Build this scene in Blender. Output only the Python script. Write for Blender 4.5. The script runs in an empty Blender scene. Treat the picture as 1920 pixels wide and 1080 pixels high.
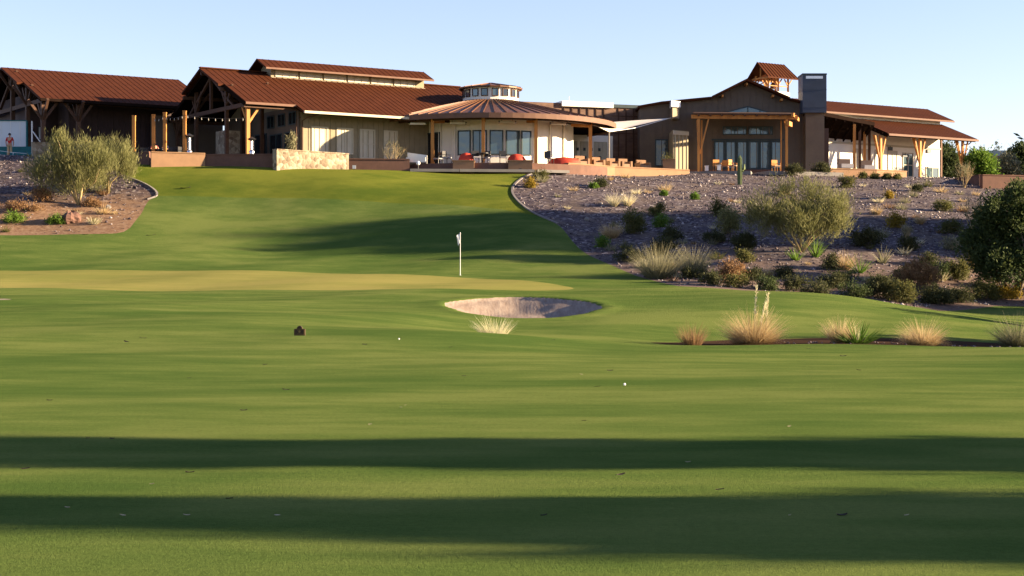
import bpy, math, random
import numpy as np
from mathutils import Vector, Matrix
R = math.radians
rng = np.random.default_rng(7)
random.seed(7)
scene = bpy.context.scene
# ------------------------------------------------------------ camera
F = 3200.0          # focal length in pixels of the 1920 px wide photograph
CZ = 1.6
cam_d = bpy.data.cameras.new("camera"); cam = bpy.data.objects.new("camera", cam_d)
scene.collection.objects.link(cam); scene.camera = cam
cam.location = (0, 0, CZ); cam.rotation_euler = (R(90), 0, 0)
cam_d.sensor_width = 36; cam_d.lens = F / 1920 * 36; cam_d.clip_end = 6000; cam_d.clip_start = .1
# ------------------------------------------------------------ sky and sun
SUN_EL = 13; SUN_AZ = 91.0        # azimuth clockwise from +Y
w = bpy.data.worlds.new("World"); scene.world = w; w.use_nodes = True
nt = w.node_tree; bg = nt.nodes['Background']
sky = nt.nodes.new('ShaderNodeTexSky'); sky.sky_type = 'NISHITA'; sky.sun_disc = False
sky.sun_elevation = R(SUN_EL); sky.sun_rotation = R(SUN_AZ)
sky.altitude = 500; sky.air_density = 1.0; sky.dust_density = 0.35; sky.ozone_density = 1.5
tint = nt.nodes.new('ShaderNodeMix'); tint.data_type = 'RGBA'; tint.blend_type = 'MULTIPLY'; tint.inputs[0].default_value = 1; tint.inputs[7].default_value = (1.02, .885, 1.06, 1)
nt.links.new(sky.outputs[0], tint.inputs[6]); nt.links.new(tint.outputs[2], bg.inputs[0]); bg.inputs[1].default_value = 0.052
sl = bpy.data.lights.new("sun", 'SUN'); so = bpy.data.objects.new("sun", sl); scene.collection.objects.link(so)
sl.energy = 5.0; sl.angle = R(.8); sl.color = (1, .77, .50)
sd = Vector((math.sin(R(SUN_AZ))*math.cos(R(SUN_EL)), math.cos(R(SUN_AZ))*math.cos(R(SUN_EL)), math.sin(R(SUN_EL))))
so.rotation_euler = sd.to_track_quat('Z', 'Y').to_euler()
so.location = (60, 0, 40)
vs = scene.view_settings; vs.view_transform = 'Standard'; vs.look = 'None'; vs.gamma = 1; vs.exposure = 2.42
scene.cycles.use_adaptive_sampling = True
scene.cycles.max_bounces = 6
# ------------------------------------------------------------ helpers
C = scene.collection
def at(px, py, Y):
    return Vector(((px-960)/F*Y, Y, CZ+(540-py)/F*Y))
def tag(o, label=None, cat=None, group=None, kind=None):
    if label: o['label'] = label
    if cat: o['category'] = cat
    if group: o['group'] = group
    if kind: o['kind'] = kind
    return o
def empty(name, loc, rz=0):
    o = bpy.data.objects.new(name, None); C.objects.link(o); o.location = loc; o.rotation_euler = (0, 0, rz)
    o.empty_display_size = .2
    return o
class MB:
    def __init__(s): s.v = []; s.f = []; s.sm = False
    def raw(s, vs, fs):
        n = len(s.v); s.v += [tuple(p) for p in vs]; s.f += [tuple(i+n for i in f) for f in fs]; return s
    def box(s, a, b):
        x0, y0, z0 = [min(a[i], b[i]) for i in range(3)]; x1, y1, z1 = [max(a[i], b[i]) for i in range(3)]
        return s.raw([(x0,y0,z0),(x1,y0,z0),(x1,y1,z0),(x0,y1,z0),(x0,y0,z1),(x1,y0,z1),(x1,y1,z1),(x0,y1,z1)],
              [(0,3,2,1),(4,5,6,7),(0,1,5,4),(1,2,6,5),(2,3,7,6),(3,0,4,7)])
    def bar(s, a, b, w, h=None, up=(0,0,1)):
        a = Vector(a); b = Vector(b); h = h or w; d = (b-a).normalized(); u = Vector(up)
        if abs(d.dot(u)) > .98: u = Vector((1,0,0))
        sx = d.cross(u).normalized()*(w/2); sy = sx.cross(d).normalized()*(h/2)
        vs = [a-sx-sy,a+sx-sy,a+sx+sy,a-sx+sy,b-sx-sy,b+sx-sy,b+sx+sy,b-sx+sy]
        return s.raw(vs, [(0,1,2,3),(4,7,6,5),(0,4,5,1),(1,5,6,2),(2,6,7,3),(3,7,4,0)])
    def tube(s, path, rad, n=8, cap=True):
        path = [Vector(p) for p in path]; m = len(path); n0 = len(s.v)
        if not isinstance(rad, (list, tuple)): rad = [rad]*m
        for i, p in enumerate(path):
            d = (path[min(i+1, m-1)]-path[max(i-1, 0)]).normalized()
            u = Vector((0,0,1)) if abs(d.z) < .9 else Vector((1,0,0))
            a = d.cross(u).normalized(); b = a.cross(d)
            for k in range(n):
                t = 2*math.pi*k/n; s.v.append(tuple(p+(a*math.cos(t)+b*math.sin(t))*rad[i]))
        for i in range(m-1):
            for k in range(n):
                k2 = (k+1) % n; s.f.append((n0+i*n+k, n0+i*n+k2, n0+(i+1)*n+k2, n0+(i+1)*n+k))
        if cap: s.f.append(tuple(n0+k for k in range(n))[::-1]); s.f.append(tuple(n0+(m-1)*n+k for k in range(n)))
        return s
    def lathe(s, c, prof, n=16):
        n0 = len(s.v)
        for r, z in prof:
            for k in range(n):
                t = 2*math.pi*k/n; s.v.append((c[0]+r*math.cos(t), c[1]+r*math.sin(t), c[2]+z))
        for i in range(len(prof)-1):
            for k in range(n):
                k2 = (k+1) % n; s.f.append((n0+i*n+k, n0+i*n+k2, n0+(i+1)*n+k2, n0+(i+1)*n+k))
        s.f.append(tuple(n0+k for k in range(n))[::-1]); s.f.append(tuple(n0+(len(prof)-1)*n+k for k in range(n)))
        return s
    def prism(s, poly, z0, z1):      # vertical prism, ccw plan polygon; z may be lists
        n = len(poly); Z0 = z0 if isinstance(z0, list) else [z0]*n; Z1 = z1 if isinstance(z1, list) else [z1]*n
        vs = [(p[0], p[1], Z0[i]) for i, p in enumerate(poly)]+[(p[0], p[1], Z1[i]) for i, p in enumerate(poly)]
        return s.raw(vs, [tuple(range(n))[::-1], tuple(range(n, 2*n))]+[(i, (i+1) % n, n+(i+1) % n, n+i) for i in range(n)])
    def slab(s, q, th):              # 4 top points, thickness straight down
        vs = [tuple(p) for p in q]+[(p[0], p[1], p[2]-th) for p in q]
        return s.raw(vs, [(0,1,2,3),(7,6,5,4),(0,4,5,1),(1,5,6,2),(2,6,7,3),(3,7,4,0)])
    def build(s, name, mat, parent=None, smooth=False):
        me = bpy.data.meshes.new(name); me.from_pydata(s.v, [], s.f); me.materials.append(mat); me.update()
        if smooth or s.sm: me.polygons.foreach_set('use_smooth', [True]*len(me.polygons))
        o = bpy.data.objects.new(name, me); C.objects.link(o)
        if parent: o.parent = parent
        return o
def wall_path(mb, pts, th, z0, z1):
    for a, b in zip(pts[:-1], pts[1:]):
        mb.bar((a[0], a[1], (z0+z1)/2), (b[0], b[1], (z0+z1)/2), th, z1-z0)
    return mb
def npmesh(name, V, Fq, mat, parent=None, attr=None, smooth=False):
    """V (n,3), Fq (m,k) all faces of k corners"""
    me = bpy.data.meshes.new(name); n = len(V); m, k = Fq.shape
    me.vertices.add(n); me.vertices.foreach_set('co', np.ascontiguousarray(V, dtype=np.float32).ravel())
    me.loops.add(m*k); me.loops.foreach_set('vertex_index', np.ascontiguousarray(Fq, dtype=np.int32).ravel())
    me.polygons.add(m); me.polygons.foreach_set('loop_start', np.arange(0, m*k, k, dtype=np.int32))
    if smooth: me.polygons.foreach_set('use_smooth', np.ones(m, dtype=bool))
    me.update(calc_edges=True); me.materials.append(mat)
    if attr is not None:
        a = me.attributes.new('tint', 'FLOAT', 'POINT'); a.data.foreach_set('value', np.asarray(attr, dtype=np.float32))
    o = bpy.data.objects.new(name, me); C.objects.link(o)
    if parent: o.parent = parent
    return o
def copy_tree(o, parent=None):
    c = o.copy(); C.objects.link(c); c.parent = parent
    for ch in [k for k in o.children]: copy_tree(ch, c)
    return c
# ------------------------------------------------------------ materials
def N(nt, t, **kw):
    n = nt.nodes.new('ShaderNode'+t)
    for k, v in kw.items():
        if k in ('operation', 'blend_type', 'data_type', 'attribute_name', 'feature', 'distance', 'noise_dimensions', 'bands_direction', 'wave_type', 'interpolation_type'): setattr(n, k, v)
        else: n.inputs[k.replace('_', ' ')].default_value = v
    return n
def ramp(nt, src, stops):
    r = nt.nodes.new('ShaderNodeValToRGB'); nt.links.new(src, r.inputs[0])
    while len(r.color_ramp.elements) > 1: r.color_ramp.elements.remove(r.color_ramp.elements[0])
    r.color_ramp.elements[0].position = stops[0][0]; r.color_ramp.elements[0].color = (*stops[0][1], 1)
    for p, c in stops[1:]:
        e = r.color_ramp.elements.new(p); e.color = (*c, 1)
    return r.outputs[0]
def newmat(name, rough=.8, spec=.3):
    m = bpy.data.materials.new(name); m.use_nodes = True; nt = m.node_tree
    b = nt.nodes['Principled BSDF']; b.inputs['Roughness'].default_value = rough
    b.inputs['Specular IOR Level'].default_value = spec
    return m, nt, b
def noise(nt, scale, detail=3, rough=.6, vec=None, dist=0):
    n = N(nt, 'TexNoise', Scale=scale, Detail=detail, Roughness=rough, Distortion=dist)
    if vec is None:
        tc = nt.nodes.new('ShaderNodeTexCoord'); vec = tc.outputs['Object']
    nt.links.new(vec, n.inputs['Vector']); return n.outputs['Fac']
def mixc(nt, fac, a, b, mode='MIX'):
    n = nt.nodes.new('ShaderNodeMix'); n.data_type = 'RGBA'; n.blend_type = mode
    for s, v in ((0, fac), (6, a), (7, b)):
        if hasattr(v, 'is_output'): nt.links.new(v, n.inputs[s])
        else: n.inputs[s].default_value = v if s == 0 else (*v, 1)
    return n.outputs[2]
def math_(nt, op, a, b=0.0, c=0.0, clamp=False):
    n = nt.nodes.new('ShaderNodeMath'); n.operation = op; n.use_clamp = clamp
    for i, v in enumerate((a, b, c)):
        if hasattr(v, 'is_output'): nt.links.new(v, n.inputs[i])
        else: n.inputs[i].default_value = v
    return n.outputs[0]
def bump(nt, b, src, strength, dist=.05):
    n = nt.nodes.new('ShaderNodeBump'); n.inputs['Strength'].default_value = strength; n.inputs['Distance'].default_value = dist
    nt.links.new(src, n.inputs['Height']); nt.links.new(n.outputs[0], b.inputs['Normal']); return n
def plain(name, col, col2=None, scale=2, rough=.75, spec=.3, metal=0, bmp=0, stretch=None):
    m, nt, b = newmat(name, rough, spec); b.inputs['Metallic'].default_value = metal
    col2 = col2 or tuple(c*.75 for c in col)
    tc = nt.nodes.new('ShaderNodeTexCoord'); vec = tc.outputs['Object']
    if stretch:
        mp = nt.nodes.new('ShaderNodeMapping'); mp.inputs['Scale'].default_value = stretch
        nt.links.new(vec, mp.inputs[0]); vec = mp.outputs[0]
    n = noise(nt, scale, 4, .65, vec)
    c = ramp(nt, n, [(.3, col2), (.68, col)]); nt.links.new(c, b.inputs['Base Color'])
    if bmp: bump(nt, b, n, bmp, .03)
    return m
def glassm(name, col, rough=.08):
    m, nt, b = newmat(name, rough, .9); b.inputs['Base Color'].default_value = (*col, 1); b.inputs['Metallic'].default_value = .25
    n = noise(nt, .8, 2); bump(nt, b, n, .12, .2); return m
M = {}
M['roof'] = plain('roof_metal', (.062, .0185, .0068), (.046, .0135, .0052), 1.3, .75, .06)
M['copper'] = plain('copper_roof', (.120, .050, .021), (.092, .038, .016), 1.2, .5, .25, .1)
M['fascia'] = plain('fascia', (0.144, 0.0768, 0.048), (0.1152, 0.0576, 0.0384), 2)
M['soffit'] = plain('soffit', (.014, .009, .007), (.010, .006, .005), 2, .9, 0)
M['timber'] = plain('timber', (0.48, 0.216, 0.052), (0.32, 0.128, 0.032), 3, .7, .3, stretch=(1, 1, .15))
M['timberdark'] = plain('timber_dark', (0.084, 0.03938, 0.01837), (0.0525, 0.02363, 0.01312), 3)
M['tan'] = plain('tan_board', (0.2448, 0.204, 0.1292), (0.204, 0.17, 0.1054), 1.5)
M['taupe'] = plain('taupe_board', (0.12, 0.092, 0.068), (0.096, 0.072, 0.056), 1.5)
M['dark'] = plain('dark_board', (.055, .032, .03), (.04, .024, .024), 1.5)
M['white'] = plain('white_render', (.78, .74, .64), (.70, .66, .57), 1.2)
M['cream'] = plain('cream_frame', (0.465, 0.42, 0.315), (0.4125, 0.3675, 0.2775), 2)
M['blind'] = plain('window_blind', (0.4752, 0.432, 0.3312), (0.396, 0.36, 0.2736), 1.5, .5)
M['glass'] = glassm('window_glass', (.06, .10, .12))
M['glassdark'] = glassm('dark_glass', (.015, .02, .026))
M['frame'] = plain('dark_frame', (.03, .05, .055), (.022, .035, .04), 2, .5)
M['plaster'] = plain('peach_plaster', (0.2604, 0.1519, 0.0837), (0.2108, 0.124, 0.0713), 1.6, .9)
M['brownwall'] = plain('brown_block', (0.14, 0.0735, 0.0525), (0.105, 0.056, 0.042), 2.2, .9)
M['concrete'] = plain('concrete', (0.216, 0.198, 0.18), (0.168, 0.156, 0.144), 1.5, .9)
M['slate'] = plain('slate_cladding', (.045, .058, .085), (.032, .042, .062), 1.2, .5)
M['white_metal'] = plain('white_metal', (.75, .74, .72), (.68, .67, .66), 2, .45)
M['black_metal'] = plain('black_metal', (.025, .025, .028), (.018, .018, .02), 2, .45)
M['steel'] = plain('brushed_steel', (.55, .55, .56), (.45, .45, .47), 4, .25, .5, .9)
M['sail'] = plain('sail_cloth', (.60, .55, .47), (.52, .47, .40), 1)
M['redcover'] = plain('red_cover', (.46, .045, .02), (.33, .03, .015), 3, .7, bmp=.3)
M['tealmat'] = plain('teal_vinyl', (.02, .14, .15), (.015, .11, .12), 3)
M['bluewhite'] = plain('pale_vinyl', (.62, .66, .70), (.55, .60, .64), 1)
M['skin'] = plain('skin', (.50, .27, .17), (.45, .24, .15), 3)
M['hair'] = plain('hair', (.03, .018, .012), (.02, .012, .01), 6)
M['redshirt'] = plain('red_shirt', (.50, .02, .018), (.40, .015, .015), 6)
M['khaki'] = plain('khaki_cloth', (.50, .36, .20), (.43, .31, .17), 6)
M['navy'] = plain('navy_cloth', (.02, .025, .06), (.015, .02, .045), 6)
M['greycloth'] = plain('grey_cloth', (.25, .24, .26), (.2, .19, .21), 6)
M['maroon'] = plain('maroon_cloth', (.16, .03, .04), (.12, .02, .03), 6)
M['cushion'] = plain('cushion', (0.28, 0.168, 0.098), (0.231, 0.14, 0.084), 5)
M['bark'] = plain('pale_bark', (.36, .27, .13), (.25, .19, .10), 6)
M['greybark'] = plain('grey_bark', (.16, .12, .09), (.10, .08, .06), 6)
M['rust'] = plain('rust_panel', (0.176, 0.104, 0.068), (0.08, 0.044, 0.032), .9, .8, stretch=(1, 1, 3))
def stone_mat():
    m, nt, b = newmat('field_stone', .9)
    tc = nt.nodes.new('ShaderNodeTexCoord')
    v = N(nt, 'TexVoronoi', Scale=3.6); nt.links.new(tc.outputs['Object'], v.inputs['Vector'])
    sp = nt.nodes.new('ShaderNodeSeparateColor'); nt.links.new(v.outputs['Color'], sp.inputs[0])
    c = ramp(nt, sp.outputs[0], [(0, (.11, .080, .052)), (.5, (.19, .15, .10)), (1, (.29, .25, .18))])
    e = N(nt, 'TexVoronoi', feature='DISTANCE_TO_EDGE', Scale=3.6); nt.links.new(tc.outputs['Object'], e.inputs['Vector'])
    k = math_(nt, 'LESS_THAN', e.outputs['Distance'], .03)
    nt.links.new(mixc(nt, k, c, (.22, .17, .12)), b.inputs['Base Color']); bump(nt, b, e.outputs['Distance'], .6, .1); return m
M['stone'] = stone_mat()
def leaf_mat(name, a, b_, c, trans=.35):
    m, nt, b = newmat(name, .75, .15)
    at_ = nt.nodes.new('ShaderNodeAttribute'); at_.attribute_name = 'tint'
    col = ramp(nt, at_.outputs['Fac'], [(0, a), (.5, b_), (1, c)]); nt.links.new(col, b.inputs['Base Color'])
    tr = nt.nodes.new('ShaderNodeBsdfTranslucent'); nt.links.new(col, tr.inputs[0])
    mx = nt.nodes.new('ShaderNodeMixShader'); mx.inputs[0].default_value = trans
    nt.links.new(b.outputs[0], mx.inputs[1]); nt.links.new(tr.outputs[0], mx.inputs[2])
    nt.links.new(mx.outputs[0], nt.nodes['Material Output'].inputs[0]); return m
L_ = {
 'palo': leaf_mat('palo_verde_leaf', (.095, .103, .036), (.165, .168, .062), (.25, .235, .11)),
 'mesquite': leaf_mat('mesquite_leaf', (.028, .044, .016), (.046, .066, .022), (.075, .092, .030)),
 'olive': leaf_mat('olive_leaf', (.055, .060, .018), (.09, .095, .028), (.15, .13, .04)),
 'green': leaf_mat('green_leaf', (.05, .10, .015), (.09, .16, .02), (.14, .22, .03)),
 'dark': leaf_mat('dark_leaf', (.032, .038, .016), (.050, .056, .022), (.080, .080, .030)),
 'sage': leaf_mat('sage_leaf', (.13, .13, .07), (.22, .21, .12), (.33, .30, .18)),
 'straw': leaf_mat('straw_leaf', (.24, .16, .075), (.40, .29, .14), (.60, .48, .28)),
 'pale': leaf_mat('pale_straw', (.40, .34, .20), (.60, .54, .34), (.75, .70, .48)),
 'rusty': leaf_mat('rusty_leaf', (.13, .07, .035), (.21, .12, .055), (.29, .19, .10)),
 'gold': leaf_mat('golden_leaf', (.14, .10, .012), (.24, .17, .02), (.34, .24, .04)),
 'cactus': leaf_mat('cactus_skin', (.10, .13, .06), (.14, .17, .08), (.18, .2, .1), .0),
}
def grass_mat(name, c0, c1, c2, fine=1.0):
    m, nt, b = newmat(name, .9, .1)
    tc = nt.nodes.new('ShaderNodeTexCoord'); P = tc.outputs['Object']
    mp = nt.nodes.new('ShaderNodeMapping'); mp.inputs['Scale'].default_value = (.45, 1, 1); mp.inputs['Rotation'].default_value = (0, 0, .2)
    nt.links.new(P, mp.inputs[0])
    big = noise(nt, .16, 4, .55, mp.outputs[0], .4)
    mid = noise(nt, 1.1, 4, .65, mp.outputs[0])
    fin = noise(nt, 17, 5, .85, P)
    vf = noise(nt, 90, 2, .7, P)
    x = math_(nt, 'MULTIPLY_ADD', mid, .35, math_(nt, 'MULTIPLY', big, .65))
    wv = N(nt, 'TexWave', Scale=.14, Distortion=1.6); wv.inputs['Detail Scale'].default_value = .6; nt.links.new(mp.outputs[0], wv.inputs['Vector'])
    x = math_(nt, 'MULTIPLY_ADD', wv.outputs['Fac'], .028, math_(nt, 'SUBTRACT', x, .013))
    mp2 = nt.nodes.new('ShaderNodeMapping'); mp2.inputs['Rotation'].default_value = (0, 0, 1.15); nt.links.new(P, mp2.inputs[0])
    w2 = N(nt, 'TexWave', Scale=.11, Distortion=.8); nt.links.new(mp2.outputs[0], w2.inputs['Vector'])
    x = math_(nt, 'MULTIPLY_ADD', w2.outputs['Fac'], .035, math_(nt, 'SUBTRACT', x, .017))
    col = ramp(nt, x, [(.40, c0), (.50, c1), (.60, c2)])
    g = math_(nt, 'MULTIPLY_ADD', fin, .7*fine, math_(nt, 'MULTIPLY', vf, .7*fine))
    br = math_(nt, 'ADD', g, 1-.70*fine)
    cc = nt.nodes.new('ShaderNodeCombineColor')
    for i in range(3): nt.links.new(br, cc.inputs[i])
    col = mixc(nt, 1.0, col, cc.outputs[0], 'MULTIPLY')
    nt.links.new(col, b.inputs['Base Color'])
    h = math_(nt, 'MULTIPLY_ADD', vf, .35, fin)
    bump(nt, b, h, .6, .03)
    b.inputs['Specular IOR Level'].default_value = 0
    return m
M['fairway'] = grass_mat('fairway_grass', (.054, .091, .021), (.080, .114, .028), (.112, .139, .038), 1.5)
M['green'] = grass_mat('green_grass', (.165, .170, .046), (.195, .188, .054), (.225, .205, .062), .35)
M['bank'] = grass_mat('bank_grass', (.062, .090, .014), (.090, .112, .017), (.125, .138, .022), .9)
def desert_mat():
    m, nt, b = newmat('desert_gravel', .95, .1)
    tc = nt.nodes.new('ShaderNodeTexCoord'); P = tc.outputs['Object']
    v = N(nt, 'TexVoronoi', Scale=5.5); nt.links.new(P, v.inputs['Vector'])
    sp = nt.nodes.new('ShaderNodeSeparateColor'); nt.links.new(v.outputs['Color'], sp.inputs[0])
    grav = ramp(nt, sp.outputs[0], [(0, (.036, .028, .036)), (.55, (.068, .053, .060)), (.85, (.125, .102, .105)), (1, (.24, .21, .205))])
    sx = nt.nodes.new('ShaderNodeSeparateXYZ'); nt.links.new(P, sx.inputs[0])
    soil = ramp(nt, noise(nt, .55, 5, .7), [(.46, (0, 0, 0)), (.62, (1, 1, 1))])
    soilc = ramp(nt, noise(nt, 5, 4, .8), [(.3, (.075, .055, .045)), (.7, (.145, .112, .088))])
    grav = mixc(nt, math_(nt, 'MULTIPLY', soil, .75), grav, soilc)
    big = noise(nt, .35, 4, .6)
    # the lower part of the left bank and the foot of the slope are bare reddish earth
    e1 = math_(nt, 'SUBTRACT', 7.9, sx.outputs[2]); e1 = math_(nt, 'MULTIPLY', e1, .9)
    e1 = math_(nt, 'ADD', e1, math_(nt, 'MULTIPLY', math_(nt, 'SUBTRACT', big, .5), 3.0))
    left = math_(nt, 'MULTIPLY', math_(nt, 'SUBTRACT', -14.0, sx.outputs[0]), .5, clamp=True)
    e1 = math_(nt, 'MULTIPLY', math_(nt, 'MAXIMUM', e1, 0.0, clamp=True), left, clamp=True)
    fine = noise(nt, 3.5, 5, .75)
    earth = ramp(nt, fine, [(.3, (.10, .058, .034)), (.5, (.19, .112, .066)), (.7, (.28, .20, .13))])
    col = mixc(nt, e1, grav, earth)
    e2 = math_(nt, 'MULTIPLY', math_(nt, 'SUBTRACT', 3.6, sx.outputs[2]), .7)
    e2 = math_(nt, 'ADD', e2, math_(nt, 'MULTIPLY', math_(nt, 'SUBTRACT', big, .5), 2.5), clamp=True)
    dirt = ramp(nt, fine, [(.3, (.075, .05, .042)), (.7, (.17, .12, .095))])
    col = mixc(nt, math_(nt, 'MULTIPLY', e2, math_(nt, 'SUBTRACT', 1, left)), col, dirt)
    nt.links.new(col, b.inputs['Base Color'])
    bump(nt, b, sp.outputs[1], .55, .10); return m
M['desert'] = desert_mat()
M['bulbglass'] = plain('bulb_glass', (.30, .28, .25), (.24, .22, .2), 2, .4)
M['bed'] = plain('bed_soil', (.060, .036, .024), (.036, .023, .016), 2.5, .95, 0, bmp=.5)
def sand_mat():
    m, nt, b = newmat('bunker_sand', .95, .05)
    tc = nt.nodes.new('ShaderNodeTexCoord')
    mp = nt.nodes.new('ShaderNodeMapping'); mp.inputs['Scale'].default_value = (3, .5, .5); nt.links.new(tc.outputs['Object'], mp.inputs[0])
    n1 = noise(nt, 1.5, 5, .7, mp.outputs[0]); n2 = noise(nt, 12, 3)
    x = math_(nt, 'MULTIPLY_ADD', n2, .3, math_(nt, 'MULTIPLY', n1, .7))
    nt.links.new(ramp(nt, x, [(.33, (.165, .122, .095)), (.5, (.225, .175, .14)), (.62, (.275, .225, .18))]), b.inputs['Base Color'])
    rk = N(nt, 'TexWave', Scale=2.2, Distortion=3.5); nt.links.new(tc.outputs['Object'], rk.inputs['Vector'])
    bump(nt, b, math_(nt, 'MULTIPLY_ADD', rk.outputs['Fac'], .045, x), .4, .08); return m
M['sand'] = sand_mat()
M['stones'] = leaf_mat('loose_stones', (.055, .042, .050), (.13, .105, .11), (.42, .38, .37), 0)
# ------------------------------------------------------------ terrain heights
QC = [-900, 0, 250, 500, 750, 900, 1000, 1120, 1250, 1400, 1600, 1750, 1900, 2100, 2700]
ROWS = [
 (30,  [0]*15),
 (40,  [.35,.3,.25,.2,.15,.12,.06,0,0,0,0,0,0,0,0]),
 (47,  [.7,.58,.56,.5,.44,.40,.30,.18,.08,0,-.02,-.03,-.05,-.05,0]),
 (53,  [.9,.78,.76,.68,.50,.20,.10,0,-.12,-.17,-.19,-.2,-.22,-.3,-.3]),
 (58,  [1.1,.96,.94,.88,.74,.45,.38,.34,.15,.05,0,-.05,-.15,-.3,-.3]),
 (63,  [1.2,1.1,1.06,1.0,.88,.60,.52,.6,.55,.52,.32,.05,-.12,-.3,-.3]),
 (72,  [1.5,1.36,1.34,1.3,1.3,1.27,1.25,1.3,1.4,1.44,1.18,.68,.12,-.3,-.3]),
 (77,  [1.6,1.5,1.5,1.48,1.48,1.5,1.5,1.5,1.5,1.53,1.2,.66,.08,-.2,-.2]),
 (84,  [2.1,1.95,1.95,1.93,1.93,1.9,1.85,1.75,1.6,1.45,1.0,.45,.1,0,.2]),
 (91,  [2.8,2.5,2.45,2.42,2.42,2.35,2.25,2.15,2.3,2.5,2.2,1.6,1.2,1.0,1.5]),
 (97,  [4.3,3.7,3.4,3.15,3.25,3.35,3.45,3.3,3.6,3.9,3.7,3.2,2.8,2.8,3]),
 (103, [5.8,5.1,4.7,4.4,4.7,5.0,5.2,5.0,5.1,5.2,5.0,4.6,4.3,4.2,4.4]),
 (109, [8,6.9,6.3,6.1,6.55,6.85,7.0,6.6,6.5,6.4,6.3,6.0,5.7,5.6,5.8]),
 (113, [9,8.6,9.2,8.9,8.3,8.0,7.9,7.6,7.4,7.3,7.1,6.9,6.7,6.5,6.7]),
 (115, [9.8,9.6,10.0,9.75,9.0,8.8,8.6,8.1,7.85,7.7,7.5,7.3,7.1,6.95,7.1]),
 (117, [10.6,10.5,10.1,9.95,9.7,9.4,9.2,8.6,8.3,8.1,7.9,7.7,7.6,7.4,7.5]),
 (121, [11.3,11.2,10.2,10.0,9.9,9.85,9.85,9.5,9.1,8.9,8.7,8.5,8.3,8.0,8.0]),
 (126, [11.3,11.2,10.2,10.1,10.1,10.1,10.1,10.05,9.9,9.7,9.5,9.35,9.0,8.7,8.7]),
 (131, [11.3,11.0,10.2,10.1,10.1,10.1,10.1,10.2,10.5,10.4,10.2,10.1,9.6,9.3,9.3]),
 (138, [10.3,10.3,10.2,10.2,10.2,10.2,10.3,10.4,10.8,10.8,10.6,10.5,10.2,10.0,10]),
 (160, [10.3,10.3,10.3,10.3,10.3,10.4,10.5,10.6,10.9,10.9,10.8,10.8,10.6,10.4,10.4]),
 (400, [10.3]*15),
]
_TY = np.concatenate([np.arange(0, 170, .5)]); _TQ = np.arange(-1200, 3001, 10.)
_ys = np.array([r[0] for r in ROWS]); _tab = np.array([r[1] for r in ROWS], float)
_a = np.stack([np.interp(_TY, _ys, _tab[:, j]) for j in range(len(QC))], 1)
_T = np.stack([np.interp(_TQ, QC, _a[i]) for i in range(len(_TY))], 0)
def _blur(A, k, ax):
    g = np.exp(-.5*(np.arange(-3*k, 3*k+1)/k)**2); g /= g.sum()
    P = np.pad(A, [(3*k, 3*k) if i == ax else (0, 0) for i in range(2)], mode='edge')
    return np.apply_along_axis(lambda v: np.convolve(v, g, 'valid'), ax, P)
_T = _blur(_blur(_T, 3, 0), 5, 1)
BUNK = dict(cx=(976-960)/F*66.5, cy=66.2, ax=3.05, ay=5.0)
def bunk_d(X, Y):
    ex = (X-BUNK['cx'])/BUNK['ax']; ey = (Y-BUNK['cy'])/BUNK['ay']
    a = np.arctan2(ey, ex)
    return ((np.abs(ex)**1.75+np.abs(ey)**1.75)**(1/1.75)-1-.035*np.sin(3*a+1)-.025*np.sin(5*a)-.012*np.sin(11*a+2))*2.9
def hgt(X, Y):
    X = np.asarray(X, float); Y = np.asarray(Y, float)
    q = np.clip(X/np.maximum(Y, 12)*F+960, -1190, 2990)
    yi = np.clip(Y, 0, 168.9)/.5; qi = (q+1200)/10.
    i = np.floor(yi).astype(int); j = np.floor(qi).astype(int); fy = yi-i; fq = qi-j
    z = (_T[i, j]*(1-fy)+_T[i+1, j]*fy)*(1-fq)+(_T[i, j+1]*(1-fy)+_T[i+1, j+1]*fy)*fq
    # gentle mounding of the turf, and roughness of the desert
    z = z+np.clip((Y-15)/40, 0, 1)*(.05*np.sin(X*.33+Y*.21)+.035*np.sin(X*.71-Y*.37+1))
    z = z+np.clip((Y-96)/6, 0, 1)*np.clip((119-Y)/6, 0, 1)*(.13*np.sin(X*.10+Y*.62+.6)+.05*np.sin(X*.33-Y*.4))
    d = bunk_d(X, Y)
    z = z+.04*np.exp(-((d-.35)/.35)**2)
    dep = np.clip(-d/1.6, 0, 1); dep = dep*dep*(3-2*dep)
    z = z-np.where(d < 0, .10+.42*dep, 0)*np.where(d < 0, np.clip(-d/.12, 0, 1), 0)
    return z
def hz(x, y): return float(hgt(np.array([x]), np.array([y]))[0])
_MY = np.arange(12, 165, .1)
def hit(px, py):
    X = (px-960)/F*_MY; Zr = CZ+(540-py)/F*_MY
    g = hgt(X, _MY)-Zr
    k = np.where(g > 0)[0]
    if len(k) == 0: return Vector(((px-960)/F*160, 160, 10.3))
    k = k[0]
    if k == 0: return Vector((X[0], _MY[0], hz(X[0], _MY[0])))
    f = g[k-1]/(g[k-1]-g[k]); Y = _MY[k-1]+.1*f; x = (px-960)/F*Y
    return Vector((x, Y, hz(x, Y)))
def qx(q, Y): return (q-960)/F*Y
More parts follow.
